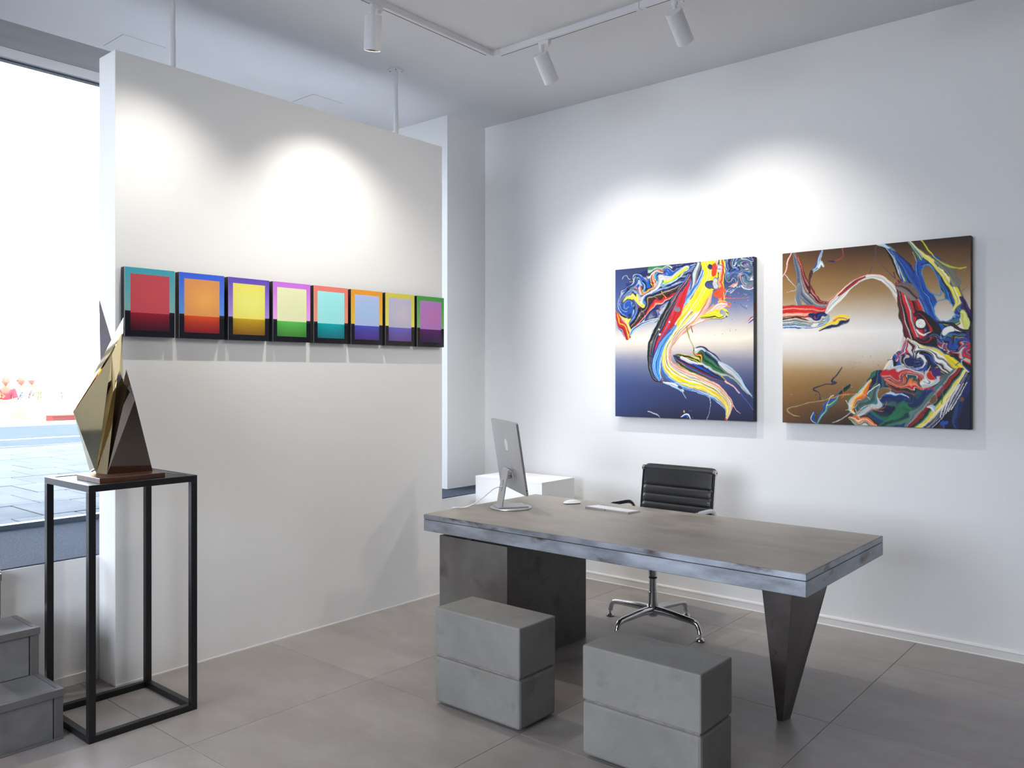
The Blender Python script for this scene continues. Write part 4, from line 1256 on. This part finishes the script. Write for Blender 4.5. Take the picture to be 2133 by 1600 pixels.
    c.line([(600, 1190), (500, 1200), (400, 1225)], ORG, 3); c.line([(560, 1320), (500, 1370), (430, 1400)], LGY, 3.5); c.line([(760, 1130), (700, 1170), (660, 1195)], WHT, 4); c.line([(720, 1250), (670, 1285), (600, 1330)], LGY, 4)
    c.line([(740, 160), (730, 240), (695, 350)], (90, 80, 80), 3); c.line([(730, 240), (800, 310), (880, 380), (930, 400)], (90, 80, 84), 3); c.line([(880, 380), (870, 340)], BRN, 3); c.line([(1000, 200), (1030, 270)], LGY, 2.5)
    c.ribbon([(745, 145, 10), (790, 150, 16), (840, 170, 10)], [(BLU, .8), (SKY, 1), (LGY, 1), (GRN, .5)], warp=.5, swirl=.02)
    c.blob(600, 150, 8, 6, NVY); c.splats(40, (100, 1180, 480, 1390), [LGY, (150, 120, 80), TEA, NVY], (1, 3)); c.splats(10, (520, 900, 760, 1030), [GRY, NVY], (1, 2.5))
    c.splats(16, (470, 1120, 720, 1200), [LGY, ORG, TEA], (1, 3))
    c.web(10, (900, 900, 1150, 1080), [WHT, BLK, BLU, NVY, RED], 90, (1.5, 3.5))
    c.web(8, (1150, 780, 1400, 960), [WHT, BLK, BLU, SKY], 90, (1.5, 3.5))
    c.web(10, (420, 1150, 760, 1390), [LGY, ORG, WHT, TEA], 100, (1, 2.4))
    c.web(6, (820, 1150, 1250, 1400), [WHT, (60, 110, 150), GRN], 120, (1.5, 3))
    for q in ((1050, 960, 110, 2.8), (960, 950, 70, -1.8), (930, 1090, 100, 2.0), (1060, 1110, 90, -1.6), (1150, 1080, 80, 1.8), (1320, 850, 90, 2.2), (1390, 880, 70, -1.5), (1250, 800, 70, 1.2),
              (800, 1250, 120, 1.4), (980, 1260, 120, -1.3), (1120, 800, 70, .9), (330, 650, 60, 1.2), (470, 690, 50, 1.0), (640, 1240, 80, -.9), (640, 1390, 60, 1.0), (1340, 620, 60, 1.2), (360, 1290, 50, 1.0), (1200, 960, 60, .8)):
        c.swirl(*q)
    c.finish()
    return c


def painting(x0, x1, z0, z1, fn, N, label):
    W, Hh, T = x1 - x0, z1 - z0, .050
    t = thing('abstract_painting', label, 'painting', ((x0 + x1) / 2, YB - .002, z0), 0, 'pair of poured paintings on the back wall')
    c = fn(N)
    bx, bz = (c.u - .5) * (W - .0006), (1 - c.v) * (Hh - .0006) + .0003
    P = np.stack([bx, -T - .0003 - .0016 * np.clip(c.h, 0, 1.2), bz], -1)
    P[0, :, 1] = P[-1, :, 1] = -T
    P[:, 0, 1] = P[:, -1, 1] = -T
    grid_mesh('painted_canvas', P, s2l(np.clip(c.img, 0, 255)), 'paint', t, smooth=True)
    # wrapped canvas edges continue the printed gradient
    V = np.linspace(0, 1, 60)
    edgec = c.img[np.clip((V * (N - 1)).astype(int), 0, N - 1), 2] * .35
    for s in (-1, 1):
        ys = np.array([-T, -T + .003, 0.0])
        xs = np.array([s * (W / 2 - .0006), s * W / 2, s * W / 2])
        PP = np.stack([np.tile(xs[None], (60, 1)), np.tile(ys[None], (60, 1)), np.tile(((1 - V) * Hh)[:, None], (1, 3))], -1)
        grid_mesh('canvas_edge', PP if s < 0 else PP[:, ::-1], s2l(np.tile(edgec[:, None], (1, 3, 1))), 'paint', t)
    obj('stretcher', box(-W / 2 + .0015, W / 2 - .0015, -T + .0006, 0, .0, Hh, bev=.0005, seg=1), 'black_case', t)


painting(-3.196, -2.168, 1.203, 2.241, painting_one, 430, 'blue abstract painting with a yellow and red poured S-shaped ribbon')
painting(-1.982, -.955, 1.205, 2.241, painting_two, 470, 'brown and gold abstract painting with a white arch and swirling paint')

# ================================================================== DESKTOP COMPUTER
ic = Vector((-3.0702, 3.6070, 1.0345)); iyaw, itilt, iw, ih = -.5952, .1518, .553, .406
nrm = Vector((-math.sin(iyaw), math.cos(iyaw), 0))
base_c = Vector((-3.068, 3.622, DZ + .0004))
comp = thing('desktop_computer', 'silver all-in-one computer seen from behind on a round-footed stand', 'computer', base_c, iyaw)
# local frame: x along the screen width, y towards the user, z up
rel = Matrix.Rotation(-iyaw, 4, 'Z') @ (ic - base_c)
Mt = Matrix.Translation(rel) @ Matrix.Rotation(itilt, 4, 'X')


def slab(w, h, t, r, n=5):
    pts = []
    for cx, cz, a0 in ((w / 2 - r, h / 2 - r, 0), (-w / 2 + r, h / 2 - r, 90), (-w / 2 + r, -h / 2 + r, 180), (w / 2 - r, -h / 2 + r, 270)):
        for k in range(n + 1):
            a = math.radians(a0 + 90 * k / n)
            pts.append((cx + r * math.cos(a), cz + r * math.sin(a)))
    b = bmesh.new()
    f0 = [b.verts.new((x, -t / 2, z)) for x, z in pts]
    f1 = [b.verts.new((x, t / 2, z)) for x, z in pts]
    b.faces.new(f0); b.faces.new(f1[::-1])
    for k in range(len(pts)):
        b.faces.new((f0[k], f1[k], f1[(k + 1) % len(pts)], f0[(k + 1) % len(pts)]))
    return b


body = obj('display_body', xform(slab(iw, ih, .0115, .010), Mt), 'alu', comp)
obj('screen_glass', xform(slab(iw - .004, ih - .004, .001, .008), Mt @ Matrix.Translation((0, .0062, 0))), 'screen', body)
obj('port_hole', xform(box(iw / 2 - .0002, iw / 2 + .0004, -.003, .003, -ih / 2 + .028, -ih / 2 + .034), Mt), 'black_rubber', body)
# fruit emblem on the back: body with bite, and leaf
import math as _m
pts = []
out = [(0, .030), (.010, .034), (.021, .031), (.029, .023), (.0245, .016), (.0225, .007), (.0245, -.002), (.031, -.008), (.026, -.021), (.018, -.031), (.010, -.034), (.003, -.031),
       (-.003, -.031), (-.010, -.034), (-.018, -.031), (-.026, -.021), (-.031, -.006), (-.031, .010), (-.026, .024), (-.018, .031), (-.009, .034)]


def prism(outline, d, closed_smooth=4):
    P = [Vector((x, 0, z)) for x, z in outline]
    n = len(P)
    S = []
    for i in range(n):
        a, b_, c_, d_ = P[i - 1], P[i], P[(i + 1) % n], P[(i + 2) % n]
        for k in range(closed_smooth):
            t = k / closed_smooth
            S.append(.5 * ((2 * b_) + (c_ - a) * t + (2 * a - 5 * b_ + 4 * c_ - d_) * t * t + (3 * b_ - a - 3 * c_ + d_) * t ** 3))
    b = bmesh.new()
    f0 = [b.verts.new(p) for p in S]
    f1 = [b.verts.new(p + Vector((0, d, 0))) for p in S]
    b.faces.new(f0); b.faces.new(f1[::-1])
    for k in range(len(S)):
        b.faces.new((f0[k], f1[k], f1[(k + 1) % len(S)], f0[(k + 1) % len(S)]))
    return b


LG = Mt @ Matrix.Translation((0, -.0064, .062)) @ Matrix.Scale(-1, 4, (1, 0, 0))
lg = obj('emblem', xform(prism(out, .0008), LG), 'alu_logo', body)
obj('emblem_leaf', xform(prism([(.001, .037), (.002, .046), (.008, .053), (.014, .056), (.013, .047), (.008, .040)], .0008), LG), 'alu_logo', body)
# stand: round foot, base plate, leaning slotted arm, hinge
obj('stand_foot', lathe([(.118, 0), (.121, .002), (.121, .006), (.118, .0085)], 48), 'alu', comp, smooth=True)
obj('foot_pad', lathe([(.112, -.0), (.112, .0005)], 32), 'black_rubber', comp)
obj('base_plate', box(-.068, .068, -.088, .088, .0085, .016, bev=.0015), 'alu', comp)
a0, a1 = Vector((0, -.066, .015)), Vector((0, rel.y - .016, .225))
ad = (a1 - a0)
al, aang = ad.length, math.atan2(ad.y, ad.z)
Ma = Matrix.Translation(a0) @ Matrix.Rotation(-aang, 4, 'X')
arm = bmesh.new()
for (x0, x1, z0, z1) in ((-.060, -.008, 0, al), (.008, .060, 0, al), (-.008, .008, 0, .085), (-.008, .008, .150, al)):
    box(x0, x1, -.003, .003, z0, z1, bm=arm)
bmesh.ops.remove_doubles(arm, verts=arm.verts, dist=1e-5)
ao = obj('stand_arm', xform(arm, Ma), 'alu', comp)
obj('hinge', tube([(-.062, a1.y + .008, a1.z - .006), (.062, a1.y + .008, a1.z - .006)], .009, 16), 'alu', comp, smooth=True)
obj('mount_plate', xform(box(-.05, .05, -.010, -.0055, -.135, -.045, bev=.002), Mt), 'alu', comp)
obj('power_plug', xform(tube([(0.01, -.006, -.125), (0.01, -.034, -.125)], .009, 12), Mt), 'alu', comp, smooth=True)
# white power cord through the slot, hanging to the desk and off its left end
Rz = Matrix.Rotation(-iyaw, 4, 'Z')


def loc(p):
    return Rz @ (Vector(p) - base_c)


plug = (Mt @ Vector((0.01, -.034, -.125)))
slot = Ma @ Vector((0, 0, .115))
cord = arc([plug, slot, slot + Vector((.0, -.05, -.012)), loc((-3.175, 3.50, .790)), loc((-3.225, 3.475, .752)), loc((-3.26, 3.44, .7335)), loc((-3.295, 3.40, .7340)), loc((-3.3125, 3.385, .724)), loc((-3.316, 3.38, .66)), loc((-3.316, 3.40, .55))], 8)
obj('power_cord', tube(cord, .0032, 8), 'white_plastic', comp, smooth=True)

# ================================================================== MOUSE AND KEYBOARD
mz = math.atan2(4.038 - 3.936, -2.860 + 2.924)
mouse = thing('computer_mouse', 'white low-arched computer mouse beside the keyboard', 'mouse', (-2.892, 3.985, DZ), mz)
nx, ny = 18, 12
b = bmesh.new()
R_ = []
for i in range(nx + 1):
    t = -1 + 2 * i / nx
    xx = .0565 * t
    wid = .0285 * (1 - abs(t) ** 3.2) ** .5 + .0015
    hgt = .0115 + .0105 * (1 - t * t) if True else 0
    row = []
    for j in range(ny + 1):
        s = -1 + 2 * j / ny
        row.append(b.verts.new((xx, wid * s, .0045 + (hgt - .0045) * (1 - abs(s) ** 3.5) ** .6 * (1 - abs(t) ** 4) ** .5)))
    R_.append(row)
for i in range(nx):
    for j in range(ny):
        b.faces.new((R_[i][j], R_[i + 1][j], R_[i + 1][j + 1], R_[i][j + 1]))
obj('shell', b, 'white_plastic', mouse, smooth=True)
obj('base', xform(lathe([(.8, .0005), (.96, .002), (1.0, .0046)], 32), Matrix.Diagonal((.053, .0275, 1, 1))), 'black_rubber', mouse)

kb = thing('keyboard', 'slim white keyboard with aluminium edge lying on the desk', 'keyboard', (-2.578, 3.937, DZ), math.atan2(3.872 - 3.894, -2.427 + 2.732))
kw, kd = .305, .112
# seen from the sitter's side: thick edge towards the camera (-y)
b = poly([(-kw / 2, -kd / 2, 0), (kw / 2, -kd / 2, 0), (kw / 2, kd / 2, 0), (-kw / 2, kd / 2, 0), (-kw / 2, -kd / 2, .0105), (kw / 2, -kd / 2, .0105), (kw / 2, kd / 2, .0045), (-kw / 2, kd / 2, .0045)],
         [(3, 2, 1, 0), (4, 5, 6, 7), (0, 1, 5, 4), (1, 2, 6, 5), (2, 3, 7, 6), (3, 0, 4, 7)])
bmesh.ops.bevel(b, geom=[e for e in b.edges], offset=.0012, segments=2, affect='EDGES')
obj('keyboard_body', b, 'alu', kb)
b = bmesh.new()
for r in range(6):
    yy = kd / 2 - .010 - r * .0178
    n = 14 if r else 9
    x = -kw / 2 + .005
    step = (kw - .010) / n
    for k in range(n):
        w_ = step
        zz = .0045 + (.0105 - .0045) * (kd / 2 - yy) / kd
        if r == 0 and 3 <= k <= 5:
            if k == 3:
                box(x + .001, x + step * 3 - .001, yy - .0078, yy + .0078, zz - .001, zz + .0022, bm=b)
        else:
            box(x + .001, x + w_ - .001, yy - .0078, yy + .0078, zz - .001, zz + .0022, bm=b)
        x += step
obj('keys', b, 'key', kb, kind='stuff')
obj('power_switch', box(-.012, -.004, -kd / 2 - .0004, -kd / 2 + .001, .004, .008), 'black_rubber', kb)

# ================================================================== OFFICE CHAIR
chair = thing('office_chair', 'black ribbed leather office chair with polished aluminium frame behind the desk', 'chair', (-2.497, 4.25, 0), math.radians(-1.5))
# base: hub, four arms with glides, column
obj('hub', lathe([(.020, .070), (.030, .078), (.034, .11), (.031, .15), (.028, .19), (.0275, .215), (.024, .216)], 24), 'alu_polish', chair, smooth=True)
obj('gas_column', lathe([(.0225, .21), (.0225, .295)], 24), 'alu_polish', chair, smooth=True)
obj('column_ring', lathe([(.019, .294), (.024, .296), (.024, .302), (.019, .303)], 24), 'black_rubber', chair, smooth=True)
obj('column_collar', lathe([(.019, .302), (.0235, .307), (.026, .345), (.034, .372), (.052, .382), (.052, .39)], 24), 'alu_polish', chair, smooth=True)
for k in range(4):
    a = math.radians(-6 + 90 * k)
    R = Matrix.Rotation(a, 4, 'Z')
    pts = arc([(.015, 0, .110), (.10, 0, .112), (.20, 0, .106), (.285, 0, .099), (.315, 0, .082), (.330, 0, .040)], 5)
    rr = np.interp(np.linspace(0, 1, len(pts)), [0, .35, .8, .9, 1], [.026, .020, .0145, .0135, .0165])
    lg = obj('base_leg', xform(tube(pts, list(rr), 12), R), 'alu_polish', chair, smooth=True)
    obj('glide', xform(lathe([(.008, .045), (.0065, .030), (.008, .022), (.022, .016), (.027, .008), (.027, .004)], 20), R @ Matrix.Translation((.332, 0, 0))), 'alu_polish', lg, smooth=True)
    obj('glide_pad', xform(lathe([(.024, .0), (.0265, .0045)], 20), R @ Matrix.Translation((.332, 0, 0))), 'black_rubber', lg)
# sling: continuous seat and back with cross ribs
side = arc([(0, -.225, .445), (0, -.238, .468), (0, -.215, .484), (0, -.12, .478), (0, 0, .462), (0, .11, .450), (0, .180, .452), (0, .222, .485), (0, .242, .545), (0, .257, .640), (0, .272, .740), (0, .287, .840), (0, .296, .900), (0, .303, .918), (0, .318, .922)], 12)
acc = [0.0]
for p, q in zip(side, side[1:]):
    acc.append(acc[-1] + (q - p).length)
tot = acc[-1]
seams = [tot - .135 - .052 * k for k in range(20) if tot - .135 - .052 * k > .05] + [tot - .012, .03]
b = bmesh.new()
rows = []
hw = .243
for p, s, i in zip(side, acc, range(len(side))):
    d = (side[min(i + 1, len(side) - 1)] - side[max(i - 1, 0)]).normalized()
    nrm_ = Vector((0, -d.z, d.y))
    dist = min(abs(s - q) for q in seams)
    puff = .0055 + .0075 * min(1, dist / .014) ** .5
    row = []
    for x, f in ((-hw, .25), (-hw + .008, .8), (-hw + .03, 1), (0, 1.06), (hw - .03, 1), (hw - .008, .8), (hw, .25)):
        row.append(b.verts.new(p + Vector((x, 0, 0)) + nrm_ * puff * f))
    for x, f in ((hw, -.25), (hw - .03, -.8), (0, -.8), (-hw + .03, -.8), (-hw, -.25)):
        row.append(b.verts.new(p + Vector((x, 0, 0)) + nrm_ * puff * f))
    rows.append(row)
for r0, r1 in zip(rows, rows[1:]):
    for k in range(len(r0)):
        b.faces.new((r0[k], r1[k], r1[(k + 1) % len(r0)], r0[(k + 1) % len(r0)]))
b.faces.new(rows[0]); b.faces.new(rows[-1][::-1])
obj('seat_sling', b, 'leather', chair, smooth=True)
for s in (-1, 1):
    pts = [p + Vector((s * (hw + .006), 0, 0)) for p in side[6:-8:3]] + [Vector((s * (hw + .006), .297, .905))]
    bm_ = tube(pts, .011, 8, flat=.6, up=(1, 0, 0))
    fr = obj('side_frame', bm_, 'alu_polish', chair, smooth=True)
    obj('rod_cap', tube([(s * (hw - .004), .300, .907), (s * (hw + .013), .300, .907)], .0185, 20), 'alu_polish', fr, smooth=True)
    obj('cap_screw', tube([(s * (hw + .013), .300, .907), (s * (hw + .0138), .300, .907)], .005, 12), 'slot', fr)
    apts = arc([(s * (hw + .012), .235, .580), (s * (hw + .035), .235, .650), (s * (hw + .043), .195, .695), (s * (hw + .045), .08, .703), (s * (hw + .045), -.02, .699), (s * (hw + .042), -.070, .665), (s * (hw + .032), -.085, .55), (s * (hw + .012), -.10, .487)], 6)
    obj('armrest', tube(apts, .0125, 10, flat=.65), 'alu_polish', chair, smooth=True)
obj('back_rod', tube([(-hw, .300, .907), (hw, .300, .907)], .0165, 16), 'leather', chair, smooth=True)
for yy in (-.11, .12):
    obj('seat_spreader', tube(arc([(-hw, yy, .462), (-.15, yy * .7, .425), (0, yy * .25, .388), (.15, yy * .7, .425), (hw, yy, .462)], 5), .014, 8, flat=.7), 'alu_polish', chair, smooth=True)

# ================================================================== TRACK AND SPOTLIGHTS
TX, TY, TZ0 = -3.392, 3.838, ZC - .034
track = thing('lighting_track', 'white L-shaped ceiling lighting track', 'track', (TX, TY, ZC))
tw_ = .0175


def T_(x0, x1, y0, y1, z0, z1, **k):
    return box(x0 - TX, x1 - TX, y0 - TY, y1 - TY, z0 - ZC, z1 - ZC, **k)


obj('rail', T_(TX - tw_, TX + tw_, .2, TY - .055, TZ0, ZC, bev=.0015), 'lamp_white', track)
obj('rail', T_(TX + .055, 1.2, TY - tw_, TY + tw_, TZ0, ZC, bev=.0015), 'lamp_white', track)
b = bmesh.new()
box(-tw_ - .001, tw_ + .001, -.055, tw_ + .001, -.0345, 0, bm=b)
box(tw_ + .001, .055, -tw_ - .001, tw_ + .001, -.0345, 0, bm=b)
obj('corner_connector', b, 'lamp_white', track)
obj('slot', T_(TX - .0105, TX - .0055, .22, TY - .06, TZ0 - .0006, TZ0 + .004), 'slot', track)
obj('slot', T_(TX + .06, 1.18, TY + .0055, TY + .0105, TZ0 - .0006, TZ0 + .004), 'slot', track)
obj('rail_joint', T_(-2.36, -2.30, TY - tw_ - .0008, TY + tw_ + .0008, TZ0 - .001, ZC), 'lamp_white', track)
obj('joint_gap', T_(-2.331, -2.329, TY - tw_ - .001, TY + tw_ + .001, TZ0 - .0012, ZC), 'slot', track)


def spotlight(x, y, axis, aim, label, power=SPOT_W, beam=None):
    """axis: 'x' or 'y' = direction of the rail it clips to; aim = direction of the light"""
    t = thing('track_spotlight', label, 'spotlight', (x, y, TZ0), 0, 'white track spotlights')
    ax = Vector((1, 0, 0)) if axis == 'x' else Vector((0, 1, 0))
    sw = (lambda a, c: (a, c)) if axis == 'x' else (lambda a, c: (c, a))

    def bx(l0, l1, w, z0, z1, bev=.001):
        return box(l0, l1, -w, w, z0, z1, bev=bev) if axis == 'x' else box(-w, w, l0, l1, z0, z1, bev=bev)
    ad_ = obj('adapter', bx(-.016, .060, .014, -.022, 0), 'lamp_white', t)
    kx = ax * .046
    obj('lock_knob', xform(lathe([(.010, -.040), (.011, -.036), (.011, -.031), (.008, -.030), (.008, -.027), (.012, -.026), (.012, -.022)], 16), Matrix.Translation(kx)), 'lamp_white', ad_, smooth=True)
    obj('stem', lathe([(.0095, -.066), (.0105, -.045), (.015, -.040), (.016, -.022)], 20), 'lamp_white', t, smooth=True)
    a = Vector(aim).normalized()
    q = a.to_track_quat('-Z', 'Y').to_matrix().to_4x4()
    # the housing hangs from its upper rim side next to the stem
    top = Vector((0, 0, -.062))
    back = (Vector((0, 0, -1)) - a * a.dot(Vector((0, 0, -1))))
    offv = back.normalized() * .018 if back.length > .05 else Vector((0, 0, 0))
    Mh = Matrix.Translation(top + offv) @ q
    r, l = .0455, .178
    hs = obj('housing', xform(lathe([(.001, 0), (r - .003, 0), (r, -.003), (r, -l), (r - .003, -l), (r - .003, -l + .02)], 40, cap=False), Mh), 'lamp_white', t, smooth=True)
    obj('reflector', xform(lathe([(r - .003, -l + .004), (.030, -l + .026), (.018, -l + .034)], 32, cap=False), Mh), 'reflector', hs, smooth=True)
    obj('lens', xform(lathe([(.018, -l + .034), (.001, -l + .0335)], 24, cap=False), Mh), 'lens', hs)
    ld = bpy.data.lights.new('lamp_light', 'SPOT')
    ld.energy = power
    ld.color = (1.0, .95, .88)
    ld.spot_size = math.radians(beam or 90)
    ld.spot_blend = 1.0
    ld.shadow_soft_size = .018
    lo = bpy.data.objects.new('lamp_light', ld)
    COL.objects.link(lo)
    lo.parent = t
    lb = Vector(beam_aim[label]) if label in beam_aim else a
    lo.matrix_local = Matrix.Translation((Mh @ Vector((0, 0, -l - .004)))) @ lb.to_track_quat('-Z', 'Y').to_matrix().to_4x4()


beam_aim = {'white tilted spotlight just right of the track corner': (0, .48, -.88), 'white tilted spotlight at right end of visible track': (0, .52, -.85)}
spotlight(TX, 2.868, 'y', (-.20, .12, -.97), 'white spotlight on the short track arm nearest the partition rod', power=46, beam=104)
spotlight(TX, 1.93, 'y', (-.20, -.04, -.97), 'white spotlight on the track arm running towards the viewer', power=32, beam=104)
spotlight(-3.010, TY, 'x', (0, .64, -.77), 'white tilted spotlight just right of the track corner')
spotlight(-2.125, TY, 'x', (0, .72, -.66), 'white tilted spotlight at right end of visible track')
spotlight(-.95, TY, 'x', (-3.05, -.95, -1.75), 'added fill spotlight on the long track arm aimed back at the partition', power=30, beam=74)  # fill lamp added out of view to brighten the partition
spotlight(.15, TY, 'x', (-4.1, -1.1, -1.9), 'added fill spotlight near the far end of the long track arm', power=30, beam=66)  # second added fill, evens out the light on the partition
